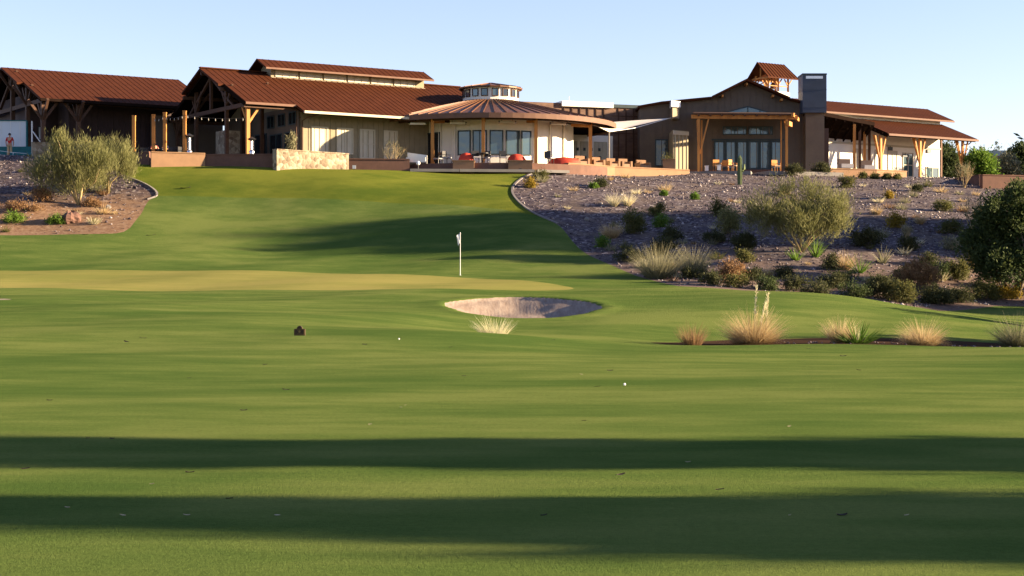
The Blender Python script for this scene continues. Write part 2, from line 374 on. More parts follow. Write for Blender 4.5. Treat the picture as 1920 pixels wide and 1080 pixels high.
def polysdf(poly, X, Y):
    """negative inside"""
    P = np.array(poly, float); n = len(P); D = np.full(X.shape, 1e9); ins = np.zeros(X.shape, bool)
    for i in range(n):
        a = P[i]; b = P[(i+1) % n]; e = b-a
        wx = X-a[0]; wy = Y-a[1]; t = np.clip((wx*e[0]+wy*e[1])/(e@e+1e-12), 0, 1)
        D = np.minimum(D, np.hypot(wx-e[0]*t, wy-e[1]*t))
        c = ((a[1] <= Y) & (b[1] > Y)) | ((b[1] <= Y) & (a[1] > Y))
        with np.errstate(divide='ignore', invalid='ignore'):
            xi = a[0]+(Y-a[1])/(b[1]-a[1] if b[1] != a[1] else 1e-9)*e[0]
        ins ^= c & (X < xi)
    return np.where(ins, -D, D)
def smoothpoly(pts, it=2, closed=True):
    P = [tuple(p[:2]) for p in pts]
    for _ in range(it):
        Q = []
        n = len(P); rg = range(n if closed else n-1)
        if not closed: Q.append(P[0])
        for i in rg:
            a = P[i]; b = P[(i+1) % n]
            Q.append((a[0]*.75+b[0]*.25, a[1]*.75+b[1]*.25)); Q.append((a[0]*.25+b[0]*.75, a[1]*.25+b[1]*.75))
        if not closed: Q.append(P[-1])
        P = Q
    return P
H_ = lambda px, py: tuple(hit(px, py)[:2])
left_edge = [H_(0, 441), H_(100, 440), H_(200, 439), H_(238, 436), H_(262, 405), H_(276, 374), H_(300, 366), H_(278, 347), H_(235, 331), (qx(190, 116), 116), (qx(235, 118.5), 118.5)]
left_des = [(-60, 98), (-45, 101)] + smoothpoly(left_edge, 1, False) + [(-22, 119.5), (-22, 125), (-60, 125)]
right_edge = [(qx(1040, 121.2), 121.2), (qx(1005, 120.3), 120.3), H_(972, 338), H_(957, 357), H_(970, 378), H_(1010, 405), H_(1046, 420), H_(1075, 455), H_(1110, 482), H_(1165, 505), H_(1210, 522), (qx(1275, 83), 83.5)]
right_des = [(7, 127), (qx(1040, 122.5), 122.5)] + smoothpoly(right_edge, 1, False) + [(qx(1400, 81), 81.5), (qx(1600, 80), 81), (qx(1750, 82), 83), (qx(1900, 84), 87), (42, 90), (80, 92), (80, 140), (7, 140)]
plateau = [(-400, 119.3), (-22, 119.3), (-14, 119.3), (-8, 120.6), (qx(1040, 121.6), 121.6), (80, 121.6), (400, 90), (400, 1500), (-400, 1500)]
green_poly = smoothpoly([(-34, 80), (-20, 77.5), (-8, 76.8), (-1.5, 77.2), (2.2, 78.5), (3.2, 81), (1.8, 84.5), (-1, 88), (-6, 90), (-14, 91.2), (-25, 91.5), (-36, 90)], 2)
bed_poly = smoothpoly([H_(1205, 641), (qx(1280, 50.5), 50), (12, 49.2), (19, 49), (27, 49.5), (29, 54), (24, 57.2), (17, 57), (12, 56.2), (qx(1400, 55.5), 55.2), (qx(1330, 54), 54.0), (qx(1250, 52.5), 52.4)], 2)
small_sand = smoothpoly([(-22, 62), (-19.6, 62.4), (-18.3, 63.3), (-19.4, 64.3), (-22, 65)], 2)
def des_f(X, Y):
    d = np.minimum(np.minimum(polysdf(left_des, X, Y), polysdf(right_des, X, Y)), polysdf(plateau, X, Y))
    return d
_bl = [H_(290, 367), H_(400, 369), H_(500, 371), H_(700, 378), H_(850, 384), H_(940, 392), H_(1010, 405)]
def bank_f(X, Y): return np.interp(X, [b[0] for b in _bl], [b[1] for b in _bl])-Y   # beyond the mowing line: brighter rough of the upper bank
# grid lines
def lines(*seg):
    out = []
    for a, b, st in seg: out += list(np.arange(a, b, st))
    return np.array(sorted(set(np.round(out, 4))))
gx = lines((-1500, -60, 120), (-60, -26, 2), (-26, -3, .5), (-3, 4.5, .18), (4.5, 26, .5), (26, 70, 2), (70, 1501, 130))
gy = lines((-300, -10, 29), (-10, 40, 1.0), (40, 60, .35), (60, 74, .2), (74, 122, .45), (122, 170, 2), (170, 2600, 160))
GX, GY = np.meshgrid(gx, gy); nx, ny = len(gx), len(gy)
VZ = hgt(GX.ravel(), GY.ravel()); V0 = np.stack([GX.ravel(), GY.ravel(), VZ], 1)
ii, jj = np.meshgrid(np.arange(nx-1), np.arange(ny-1)); a_ = (jj*nx+ii).ravel()
tri = np.concatenate([np.stack([a_, a_+1, a_+nx+1], 1), np.stack([a_, a_+nx+1, a_+nx], 1)])
def clip(V, T, fn):
    """split triangles by sign of fn; returns V, inside (fn<0), outside"""
    d = fn(V[:, 0], V[:, 1]); d = np.where(np.abs(d) < 1e-5, 1e-5, d); s = d < 0; k = s[T].sum(1)
    ins = T[k == 3]; out = T[k == 0]; mix = T[(k > 0) & (k < 3)]
    newV = []; cache = {}; A = []; B = []; n0 = len(V)
    def cut(i, j):
        key = (min(i, j), max(i, j))
        if key not in cache:
            t = d[i]/(d[i]-d[j]); p = V[i]+(V[j]-V[i])*t
            cache[key] = n0+len(newV); newV.append(p)
        return cache[key]
    for t in mix:
        for r in range(3):
            a, b, c = t[r], t[(r+1) % 3], t[(r+2) % 3]
            if s[a] != s[b] and s[a] != s[c]:
                ab, ac = cut(a, b), cut(a, c)
                one, two = (A, B) if s[a] else (B, A)
                one.append((a, ab, ac)); two.append((ab, b, c)); two.append((ab, c, ac)); break
    V2 = np.concatenate([V, np.array(newV).reshape(-1, 3)])
    return V2, np.concatenate([ins, np.array(A, int).reshape(-1, 3)]), np.concatenate([out, np.array(B, int).reshape(-1, 3)])
def sub(name, V, T, mat):
    u, inv = np.unique(T, return_inverse=True)
    o = npmesh(name, V[u], inv.reshape(-1, 3), mat, smooth=True); tag(o, kind='structure'); return o
V, Tb, T = clip(V0, tri, bunk_d); sub('bunker_sand', V, Tb, M['sand'])
V, Ts, T = clip(V, T, lambda X, Y: polysdf(small_sand, X, Y)); sub('bunker_sand', V, Ts, M['sand'])
V, Td, T = clip(V, T, des_f); sub('desert_ground', V, Td, M['desert'])
V, Tg, T = clip(V, T, lambda X, Y: polysdf(green_poly, X, Y)); sub('putting_green', V, Tg, M['green'])
V, Te, T = clip(V, T, lambda X, Y: polysdf(bed_poly, X, Y)); sub('planting_bed', V, Te, M['bed'])
V, Tk, T = clip(V, T, bank_f); sub('lawn_bank', V, Tk, M['bank'])
sub('fairway', V, T, M['fairway'])
# concrete kerbs along the two desert edges
def kerb(pts, w_=.14, h_=.07):
    mb = MB(); P = smoothpoly(pts, 2, False)
    for a, b in zip(P[:-1], P[1:]):
        mb.bar((a[0], a[1], hz(*a)+h_/2-.04), (b[0], b[1], hz(*b)+h_/2-.04), w_, h_+.08)
    return tag(mb.build('kerb', M['kerb']), kind='structure')
M['kerb'] = plain('kerb_concrete', (.17, .15, .14), (.12, .11, .10), 2, .9)
kerb(right_edge[1:7]); kerb(left_edge[5:9])
# ============================================================ buildings
class Frame:
    """local x runs along the building, y to its back, z up from its floor"""
    def __init__(s, ox, oy, oz, deg):
        s.o = (ox, oy, oz); s.a = R(deg); s.c = math.cos(s.a); s.s = math.sin(s.a)
    def tpx(s, px, y):
        r = (px-960)/F; return (r*(s.o[1]+y*s.c)-s.o[0]+y*s.s)/(s.c-r*s.s)
    def depth(s, x, y): return s.o[1]+x*s.s+y*s.c
    def zpy(s, py, x, y): return CZ+(540-py)/F*s.depth(x, y)-s.o[2]
    def w(s, x, y, z=0): return Vector((s.o[0]+x*s.c-y*s.s, s.o[1]+x*s.s+y*s.c, s.o[2]+z))
    def empty(s, name): return empty(name, s.o, s.a)
def roof_side(mb, t0, t1, s0, z0, s1, z1, th=.16, rib=.45, skew=0):
    """one slope from the eave (s0,z0) to the ridge (s1,z1) between t0 and t1, with standing seams"""
    mb.slab([(t0, s0, z0), (t1, s0, z0), (t1, s1, z1), (t0, s1, z1)] if s0 < s1 else [(t1, s0, z0), (t0, s0, z0), (t0, s1, z1), (t1, s1, z1)], th)
    n = max(1, int((t1-t0)/rib))
    for i in range(n+1):
        t = t0+.02+(t1-t0-.04)*i/n
        mb.bar((t, s0, z0+.004), (t, s1, z1+.004), .03, .03)
def battens(mb, t0, t1, y, z0, z1, st=.42, d=.03):
    n = int((t1-t0)/st)
    for i in range(n+1):
        t = t0+(t1-t0)*i/n; mb.box((t-.025, y-d, z0), (t+.025, y+.002, z1))
def window(fr, par, t0, t1, y, z0, z1, gm, fm, nx=1, nz=1, fw=.07, name='window', dep=.06):
    """window in a wall facing -y: frame mesh with the pane as its child"""
    f = MB()
    f.box((t0, y-dep, z0), (t1, y+.03, z0+fw)); f.box((t0, y-dep, z1-fw), (t1, y+.03, z1))
    f.box((t0, y-dep+.002, z0+fw), (t0+fw, y+.03, z1-fw)); f.box((t1-fw, y-dep+.002, z0+fw), (t1, y+.03, z1-fw))
    for i in range(1, nx):
        t = t0+(t1-t0)*i/nx; f.box((t-fw*.35, y-dep+.008, z0+fw), (t+fw*.35, y+.02, z1-fw))
    for i in range(1, nz):
        z = z0+(z1-z0)*i/nz; f.box((t0+fw, y-dep+.012, z-fw*.3), (t1-fw, y+.018, z+fw*.3))
    o = f.build(name, fm, par)
    g = MB(); g.box((t0+fw*.5, y-.022, z0+fw*.5), (t1-fw*.5, y-.004, z1-fw*.5)); g.build('pane', gm, o); return o
def tree_post(par, x, y, z0, z1, mat, w_=.22, br=1.0, dirs=((1,0),(-1,0),(0,1),(0,-1)), name='post', brz=1.5):
    mb = MB(); mb.bar((x, y, z0), (x, y, z1), w_)
    for dx, dy in dirs:
        mb.bar((x, y, z1-brz), (x+dx*br, y+dy*br, z1-.05), w_*.6)
    return mb.build(name, mat, par)
# ------------------------------------------------------------ main hall with open gable porch
FM = Frame(-18.28, 117, 10.4, 33)
hall = FM.empty('clubhouse_hall')
tag(hall, 'central clubhouse hall with rust metal roof, ridge clerestory and open timber gable porch', 'clubhouse')
w0 = FM.tpx(565, .6); EX = 3.8; END = 21.4; HW = 6.96; ZE = 4.0; ZR = 7.0
rz = lambda s: ZE+(ZR-ZE)*s/HW if s <= HW else ZR-(ZR-ZE)*(s-HW)/HW
mb = MB()
roof_side(mb, 0, EX, 0, ZE, HW, ZR); roof_side(mb, EX, 21.4, -1.25, rz(-1.25), HW, ZR)
roof_side(mb, 0, 21.4, 2*HW, ZE, HW, ZR, rib=3)
mb.slab([(-.45, 3.6, rz(3.6)), (0, 3.6, rz(3.6)), (0, HW, ZR), (-.45, HW, ZR)], .16)
mb.slab([(-.45, HW, ZR), (0, HW, ZR), (0, 2*HW-3.6, rz(3.6)), (-.45, 2*HW-3.6, rz(3.6))], .16)
mb.bar((-.45, HW, ZR+.05), (21.4, HW, ZR+.05), .3, .08)
roof = mb.build('roof', M['roof'], hall)
g = MB(); g.bar((0, -.05, ZE-.10), (EX, -.05, ZE-.10), .10, .16); g.build('fascia', M['fascia'], roof)
g = MB(); g.bar((EX, -1.36, rz(-1.25)-.08), (14.5, -1.36, rz(-1.25)-.08), .16, .17); g.build('gutter', M['cream'], roof)
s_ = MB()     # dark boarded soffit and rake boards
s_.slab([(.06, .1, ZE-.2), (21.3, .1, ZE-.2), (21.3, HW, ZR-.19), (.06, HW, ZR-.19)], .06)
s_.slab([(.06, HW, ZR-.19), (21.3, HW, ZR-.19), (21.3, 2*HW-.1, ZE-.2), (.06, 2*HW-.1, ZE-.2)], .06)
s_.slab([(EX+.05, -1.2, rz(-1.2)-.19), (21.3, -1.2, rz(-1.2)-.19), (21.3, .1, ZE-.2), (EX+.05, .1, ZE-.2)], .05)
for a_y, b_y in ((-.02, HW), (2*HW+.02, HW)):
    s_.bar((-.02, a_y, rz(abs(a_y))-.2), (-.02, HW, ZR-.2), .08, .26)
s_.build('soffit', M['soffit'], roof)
WB = .6; WT = rz(WB)-.2; we = 15.2
mb = MB(); mb.box((w0, WB, 0), (21, 2*HW-.6, WT)); battens(mb, w0+.15, 15, WB, 0, WT-.02)
n_ = MB(); n_.raw([(w0, WB, WT), (w0, 2*HW-.6, WT), (w0, HW, ZR-.3), (21, WB, WT), (21, 2*HW-.6, WT), (21, HW, ZR-.3)], [(0, 2, 1), (3, 4, 5), (0, 3, 5, 2), (1, 2, 5, 4)])
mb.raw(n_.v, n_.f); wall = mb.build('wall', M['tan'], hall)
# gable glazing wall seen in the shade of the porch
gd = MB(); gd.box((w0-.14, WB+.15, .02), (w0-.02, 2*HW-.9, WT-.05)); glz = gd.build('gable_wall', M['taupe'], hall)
for i, (a, b, z0, z1) in enumerate(((1.1, 3.0, .1, 2.3), (3.4, 5.4, .1, 2.3), (6.0, 8.0, .1, 2.5), (8.6, 11.4, .1, 2.5), (1.1, 2.3, 2.75, 3.7), (2.9, 4.1, 2.75, 3.7), (4.7, 5.9, 2.75, 3.7))):
    f = MB(); x = w0-.14
    for (y0, y1, za, zb) in ((a, b, z0, z0+.08), (a, b, z1-.08, z1), (a, a+.08, z0+.08, z1-.08), (b-.08, b, z0+.08, z1-.08), ((a+b)/2-.04, (a+b)/2+.04, z0+.08, z1-.08)):
        f.box((x-.06, y0, za), (x+.01, y1, zb))
    fo = f.build('window', M['frame'], hall); p = MB(); p.box((x-.02, a+.04, z0+.04), (x-.006, b-.04, z1-.04)); p.build('pane', M['glassdark'], fo)
# lit windows on the long front
for a, b in ((584, 615), (631, 662), (674, 703), (719, 745)):
    t0, t1 = FM.tpx(a, WB), FM.tpx(b, WB)
    window(FM, hall, t0, t1, WB, .75-(.0 if a < 670 else .25), 2.62, M['blind'], M['cream'], 2, 1 if a < 670 else 2, .09)
dp = MB(); td = FM.tpx(574, -.1)
dp.tube([(td, WB-.06, .05), (td, WB-.06, 2.95), (td+.15, WB-.5, 3.15), (td+.75, -1.25, 3.35)], .05, 8)
dp.tube([(td-.45, WB-.06, .05), (td-.45, WB-.06, 3.0), (td-.15, WB-.12, 3.2)], .04, 8)
dp.build('downspout', M['timberdark'], hall)
# porch posts
for x, y in ((.45, .6), (.45, 4.2), (.45, 9.7), (.45, 13.3), (w0-.9, 5.2), (w0-.9, 8.6)):
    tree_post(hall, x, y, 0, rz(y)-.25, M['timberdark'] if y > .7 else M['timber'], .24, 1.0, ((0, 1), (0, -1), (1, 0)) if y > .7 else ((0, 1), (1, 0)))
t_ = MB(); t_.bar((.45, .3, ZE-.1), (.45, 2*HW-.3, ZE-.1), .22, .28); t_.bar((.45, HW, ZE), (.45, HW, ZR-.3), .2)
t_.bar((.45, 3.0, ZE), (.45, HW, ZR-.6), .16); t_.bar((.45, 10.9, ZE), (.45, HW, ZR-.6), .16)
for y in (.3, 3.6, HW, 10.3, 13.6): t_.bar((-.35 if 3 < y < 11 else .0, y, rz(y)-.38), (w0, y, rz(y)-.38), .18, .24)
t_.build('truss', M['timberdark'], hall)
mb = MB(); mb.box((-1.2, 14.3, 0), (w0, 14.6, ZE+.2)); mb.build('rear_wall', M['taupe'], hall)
# stone piers inside the porch and slab
mb = MB(); mb.box((.9, 5.6, 0), (2.1, 7.2, 2.5)); mb.build('stone_pier', M['stone'], hall)
mb = MB(); mb.box((-.1, -.2, -1.6), (22, 15, -.01)); mb.build('floor_slab', M['concrete'], hall)
# clerestory
c0, c1 = FM.tpx(508, 6.1), FM.tpx(795, 6.1); CR = 8.0; CE = 7.22; co = 1.6
cl = MB(); cl.box((c0, HW-.85, 6.3), (c1, HW+.85, CE+.12)); cl.raw([(c0, HW-.85, CE+.1), (c0, HW+.85, CE+.1), (c0, HW, CR-.12), (c1, HW-.85, CE+.1), (c1, HW+.85, CE+.1), (c1, HW, CR-.12)], [(0, 2, 1), (3, 4, 5)])
clo = cl.build('clerestory', M['tan'], hall)
mb = MB(); r0, r1 = c0-.75, c1+.45
roof_side(mb, r0, r1, HW-co, CE, HW, CR, .1); roof_side(mb, r0, r1, HW+co, CE, HW, CR, .1, rib=3); mb.build('clerestory_roof', M['roof'], clo)
mb = MB(); mb.bar((r0, HW-co-.03, CE-.06), (r1, HW-co-.03, CE-.06), .07, .13); mb.build('fascia', M['fascia'], clo)
mb = MB(); mb.box((c0-.05, HW-.97, 6.44), (c1+.05, HW-.852, 6.60)); mb.build('sill', M['cream'], clo)
gw = (c1-c0-1.0)/6
for k in range(6):
    window(FM, clo, c0+.35+k*gw, c0+.35+(k+.90)*gw, HW-.852, 6.66, 7.2, M['blind'], M['cream'], 3, 1, .05)
# ------------------------------------------------------------ west wing
FL = Frame(-33.7, 121.9, 10.4, 33)
wing = FL.empty('clubhouse_wing')
tag(wing, 'low brown clubhouse wing at far left with long rust roof and deep shaded eave', 'clubhouse')
e0 = 4.8; r_ = 7.8; hw = 7.9; rw = lambda s: e0+(r_-e0)*s/hw
mb = MB(); roof_side(mb, 0, 13.6, 0, e0, hw, r_); roof_side(mb, 0, 13.6, 2*hw, e0, hw, r_, rib=3)
mb.slab([(-.5, 3.9, rw(3.9)), (0, 3.9, rw(3.9)), (0, hw, r_), (-.5, hw, r_)], .16); mb.slab([(-.5, hw, r_), (0, hw, r_), (0, 2*hw-3.9, rw(3.9)), (-.5, 2*hw-3.9, rw(3.9))], .16)
rf = mb.build('roof', M['roof'], wing)
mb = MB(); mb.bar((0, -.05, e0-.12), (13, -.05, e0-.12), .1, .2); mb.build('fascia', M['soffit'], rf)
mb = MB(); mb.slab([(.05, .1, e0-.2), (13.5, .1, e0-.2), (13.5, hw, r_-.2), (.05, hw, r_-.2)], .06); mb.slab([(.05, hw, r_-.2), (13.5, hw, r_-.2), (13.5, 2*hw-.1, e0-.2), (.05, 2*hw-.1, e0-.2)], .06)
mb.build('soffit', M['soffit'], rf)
mb = MB(); mb.box((3.2, 3.4, 0), (13.4, 2*hw-1, e0+.9)); battens(mb, 3.3, 13, 3.4, 0, e0+.5); mb.box((.9, 5.8, 0), (3.2, 2*hw-1.1, e0+.9)); mb.build('wall', M['dark'], wing)
mb = MB(); t_w = FL.tpx(60, 1.2)
for a, b, z0, z1 in ((71, 87, 212, 237), (99, 117, 209, 235), (71, 87, 248, 275), (99, 117, 248, 275)):
    t0, t1 = FL.tpx(a, 3.38), FL.tpx(b, 3.38)
    if t0 < 3.2: continue
    window(FL, wing, t0, t1, 3.38, FL.zpy(z1, t0, 3.38), FL.zpy(z0, t0, 3.38), M['bluewhite'], M['frame'], 2, 1, .06)
for a, b in ((71, 87),):
    t0, t1 = FL.tpx(a, 5.78), FL.tpx(b, 5.78)
    window(FL, wing, t0, t1, 5.78, 2.3, 3.3, M['bluewhite'], M['frame'], 2, 1, .06)
for x, y in ((.4, .6), (.4, 7.9), (3.0, .6), (.4, 4.2)):
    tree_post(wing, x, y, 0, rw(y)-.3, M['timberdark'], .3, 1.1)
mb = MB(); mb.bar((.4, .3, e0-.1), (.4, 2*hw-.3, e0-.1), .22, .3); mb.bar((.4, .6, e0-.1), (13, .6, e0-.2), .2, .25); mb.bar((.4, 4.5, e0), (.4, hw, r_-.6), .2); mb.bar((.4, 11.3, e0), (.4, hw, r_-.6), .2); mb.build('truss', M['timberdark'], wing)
mb = MB(); mb.box((-1, -1, -1.6), (13.6, 15, -.01)); mb.build('floor_slab', M['concrete'], wing)
# ------------------------------------------------------------ round pavilion
RC = (-1.625, 130.0); RZ = 10.5
rot = empty('pavilion', (RC[0], RC[1], RZ))
tag(rot, 'round pavilion with ribbed copper cone roof and glazed cupola, joined to the central hall', 'pavilion')
ZEV = 14.0-RZ; RR = 9.5
mb = MB(); ns = 72; r2 = 2.0; zt = 15.75-RZ
vs_ = []; fs_ = []
for k in range(ns):
    t = 2*math.pi*k/ns
    for r, z in ((RR, ZEV), (r2, zt), (RR, ZEV-.06), (r2, zt-.12)): vs_.append((r*math.cos(t), r*math.sin(t), z))
for k in range(ns):
    a = 4*k; b = 4*((k+1) % ns); fs_ += [(a, b, b+1, a+1), (a+2, a+3, b+3, b+2), (a, a+2, b+2, b)]
mb.raw(vs_, fs_)
for k in range(ns):
    t = 2*math.pi*(k+.5)/ns; c, s = math.cos(t), math.sin(t)
    mb.bar((RR*c*.998, RR*s*.998, ZEV+.03), (r2*c, r2*s, zt+.04), .06, .055)
cone = mb.build('roof', M['copper'], rot)
mb = MB()
for k in range(ns):
    t = 2*math.pi*k/ns; t2 = 2*math.pi*(k+1)/ns
    mb.bar((9.53*math.cos(t), 9.53*math.sin(t), ZEV-.19), (9.53*math.cos(t2), 9.53*math.sin(t2), ZEV-.19), .08, .36)
mb.build('fascia', M['fascia'], cone)
mb = MB(); vs_ = []; fs_ = []
for k in range(48):
    t = 2*math.pi*k/48; vs_ += [(9.4*math.cos(t), 9.4*math.sin(t), ZEV-.22), (6.0*math.cos(t), 6.0*math.sin(t), ZEV-.12)]
for k in range(48): a = 2*k; b = 2*((k+1) % 48); fs_.append((a, a+1, b+1, b))
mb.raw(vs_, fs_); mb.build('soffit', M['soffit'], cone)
# cupola
cu = MB(); cu.lathe((0, 0, 0), [(2.12, zt-.3), (2.12, zt+.95), (2.0, zt+1.0)], 20); cuo = cu.build('cupola', M['white'], rot)
mb = MB(); ct = 15.42+1.6-RZ+.05; pr = [(2.42, zt+.92), (2.42, zt+1.02), (.25, ct+.1), (.0, ct+.12)]; mb.lathe((0, 0, 0), pr, 20)
for k in range(20):
    t = 2*math.pi*k/20; mb.bar((2.42*math.cos(t), 2.42*math.sin(t), zt+1.05), (.2*math.cos(t), .2*math.sin(t), ct+.13), .06, .05)
mb.build('cupola_roof', M['copper'], cuo)
def radial_window(par, deg, rad, wd, z0, z1, gm, fm, name='window', nx=1, nz=1, fw=.06):
    """window on a round wall; deg from straight-ahead (-y), positive to the right"""
    o = window(None, par, -wd/2, wd/2, 0, z0, z1, gm, fm, nx, nz, fw, name)
    a = R(deg); mt = Matrix.Rotation(a, 4, 'Z'); mt.translation = Vector((math.sin(a)*rad, -math.cos(a)*rad, 0))
    for q in (o, o.children[0]): q.data.transform(mt)
    return o
for d in (-74, -53, -32, -12, 10, 32, 54, 76):
    radial_window(cuo, d, 2.12, .52, zt+.26, zt+.84, M['glass'] if d < 20 else M['glassdark'], M['timberdark'], 'cupola_window', 1, 1, .05)
wl = MB(); wl.lathe((0, 0, 0), [(6.3, -.6), (6.3, ZEV+.1)], 28); wlo = wl.build('wall', M['white'], rot)
for d, wd, nx in ((-17, 1.0, 1), (-6.5, 1.05, 2), (4.5, 1.0, 1), (15.5, 1.05, 1), (25, .8, 1)):
    radial_window(rot, d, 6.3 if abs(d) < 30 else 6.32, wd, .75, 2.55, M['glass'], M['frame'], 'window', nx, 1, .09)
radial_window(rot, -42, 6.32, 1.7, .05, 2.5, M['glassdark'], M['frame'], 'door', 2, 1, .1)
for d in (-52, -35, -24, 32, 45, 60):
    radial_window(rot, d, 6.36, .22, 0, 3.2, M['white'], M['white'], 'pilaster', 1, 1, .05)
dd = MB(); dd.box((-7.5, -6.7, 2.72), (7.5, -6.5, 2.86))
for px, zt_ in ((811, 0), (906, 0), (1005, 0), (1107, 0)):
    x = None
    for Y in np.arange(120, 131, .02):
        X = (px-960)/F*Y-RC[0]
        if X*X+(Y-RC[1])**2 <= 8.7**2: x = (X, Y-RC[1]); break
    mb = MB(); mb.bar((x[0], x[1], -.1), (x[0], x[1], ZEV-.25), .24)
    a = math.atan2(x[1], x[0]); tx, ty = -math.sin(a), math.cos(a)
    mb.bar((x[0], x[1], ZEV-.5), (x[0]-math.cos(a)*1.6, x[1]-math.sin(a)*1.6, ZEV-.35), .14, .2)
    mb.build('post', M['timber'], rot)
mb = MB()
for k in range(40):
    t = math.pi*(1.02+.96*k/40); t2 = math.pi*(1.02+.96*(k+1)/40)
    mb.bar((8.7*math.cos(t), 8.7*math.sin(t), ZEV-.32), (8.7*math.cos(t2), 8.7*math.sin(t2), ZEV-.32), .2, .2)
mb.build('ring_beam', M['timberdark'], rot)
mb = MB(); mb.lathe((0, 0, 0), [(10.3, -1.6), (10.3, -.12), (10.2, -.10)], 64); mb.build('patio_slab', M['brownwall'], rot)
# ceiling heaters
for px, py in ((783, 232), (858, 231), (951, 229), (1047, 232)):
    Y = 123.2 if px < 1000 else 124.5; p = at(px, py, Y)
    t = empty('ceiling_heater', p, R(8)); lab = {783: 'leftmost slim white heater under the round pavilion eave', 858: 'second slim heater from the left under the round pavilion eave', 951: 'bright white heater under the pavilion eave above the dark windows', 1047: 'rightmost white heater under the pavilion eave beside the bright wall'}[px]
    tag(t, lab, 'heater', 'heaters hung below the pavilion eave')
    b = MB(); b.box((-.55, -.09, -.07), (.55, .09, .07)); bo = b.build('heater_body', M['white_metal'], t)
    for x in (-.56, .56): e = MB(); e.tube([(x, 0, .0), (x*1.15, 0, .0)], .1, 10); e.build('end_cap', M['steel'], t)
    for x in (-.4, .4): h = MB(); h.tube([(x, 0, .07), (x, 0, 13.8-p.z if px < 1000 else .35)], .015, 6); h.build('hanger', M['black_metal'], t)
# ------------------------------------------------------------ timber and rust link building
FK = Frame(qx(1000, 134.5), 134.5, 10.5, 20)
link = FK.empty('link_building')
tag(link, 'flat roofed link building of rusty timber panels and dark glass between pavilion and lodge', 'building')
k1 = FK.tpx(1146, 0); k2 = FK.tpx(1232, 0); k0 = FK.tpx(1052, 0)
zk = FK.zpy(196, k1, 0)
mb = MB(); mb.box((-1, 0, -.6), (k2, 5, zk-.05)); mb.build('wall', M['rust'], link)
mb = MB()
for px in list(range(1058, 1146, 15)): t = FK.tpx(px, -.05); mb.box((t-.04, -.07, 3.3), (t+.04, -.002, zk-.3))
for px in range(1160, 1232, 14): t = FK.tpx(px, -.05); mb.box((t-.04, -.07, 0), (t+.04, -.002, zk-.3))
for z in (zk-.9, zk-1.6, zk-2.3): mb.box((k1, -.045, z-.03), (k2, -.003, z+.03))
mb.build('trim', M['timberdark'], link)
mb = MB(); mb.box((k0, -.25, zk-.3), (k1+.1, 5.1, zk+.12)); mb.build('parapet', M['white'], link)  # white colour carries the full sun on this stretch of parapet
mb = MB(); mb.box((k1+.1, -.12, zk-.24), (k2, 5.1, zk+.02)); mb.box((-1, .5, zk-.1), (k0, 5.1, zk+.02)); mb.build('parapet', M['frame'], link)  # dark right stretch of the parapet stands in for the lodge's shadow
w1, w2 = FK.tpx(1052, -.02), FK.tpx(1146, -.02)
mb = MB(); mb.box((w1-.8, -.34, -.5), (w2, -.01, 3.25)); mb.build('lower_wall', M['white'], link)
for a, b in ((1057, 1082), (1088, 1108), (1114, 1138)):
    t0, t1 = FK.tpx(a, -.34), FK.tpx(b, -.34)
    window(FK, link, t0, t1, -.342, .5, 2.75, M['blind'], M['cream'], 3, 3, .06)
for px in (1070, 1085, 1098, 1111, 1126):
    for z in (.75, 1.35, 2.0):
        t = FK.tpx(px+3*math.sin(z*9), -.4); mb = MB(); mb.box((t-.10, -.43, z), (t+.10, -.405, z+.24)); mb.build('shutter_panel', M['frame'], link)
mb = MB(); mb.tube([FK.w(FK.tpx(1067, 2), 2, zk)-Vector(FK.o), FK.w(FK.tpx(1067, 2), 2, zk+.75)-Vector(FK.o)], .03, 6)
mb.v = [tuple(Matrix.Rotation(-FK.a, 3, 'Z') @ Vector(v)) for v in mb.v]; mb.build('aerial', M['steel'], link)
# ------------------------------------------------------------ lodge with front gable
RY = 135.0; FR = Frame(0, RY, 10.95, 0)
lodge = FR.empty('clubhouse_lodge')
tag(lodge, 'right clubhouse lodge with broad front gable, folding glass doors, chimney and bell tower', 'clubhouse')
X = lambda px, Y=RY: (px-960)/F*Y
Zl = lambda py, Y=RY: CZ+(540-py)/F*Y-10.95
px_ = [1200, 1240, 1333, 1398, 1478, 1508]; py_ = [201, 193, 185, 153, 188, 196]
top = [(X(a), Zl(b)) for a, b in zip(px_, py_)]
D = 9.0
vs_ = [(x, 0, z) for x, z in top]+[(x, D, z) for x, z in top]; bot = [(top[0][0], 0, -1), (top[-1][0], 0, -1), (top[-1][0], D, -1), (top[0][0], D, -1)]
mb = MB(); mb.raw(vs_+bot, [tuple([12]+[13]+list(range(5, -1, -1))), tuple([14, 15]+list(range(6, 12))), (0, 6, 15, 12), (5, 13, 14, 11)]+[(i, i+1, i+7, i+6) for i in range(5)])
for x in np.arange(X(1205), X(1506), .5):
    zt2 = np.interp(x, [p[0] for p in top], [p[1] for p in top]); mb.box((x-.025, -.03, -.3), (x+.025, .002, zt2-.12))
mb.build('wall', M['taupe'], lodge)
mb = MB()
rp = [(X(1196), Zl(199)), (X(1240), Zl(191)), (X(1333), Zl(182)), (X(1398), Zl(149.5)), (X(1478), Zl(184)), (X(1514), Zl(193))]
for i in range(5):
    (a, za), (b, zb) = rp[i], rp[i+1]
    mb.slab([(a, -.9 if i in (2, 3) else -.4, za), (b, -.9 if i in (2, 3) else -.4, zb), (b, D+1, zb), (a, D+1, za)], .18)
rfo = mb.build('roof', M['roof'], lodge)
for px, py in ((1353, 179), (1398, 157), (1447, 179), (1463, 186)):
    mb = MB(); mb.box((X(px)-.07, -.8, Zl(py)-.2), (X(px)+.07, .1, Zl(py)-.03)); mb.build('rafter_end', M['timber'], rfo)
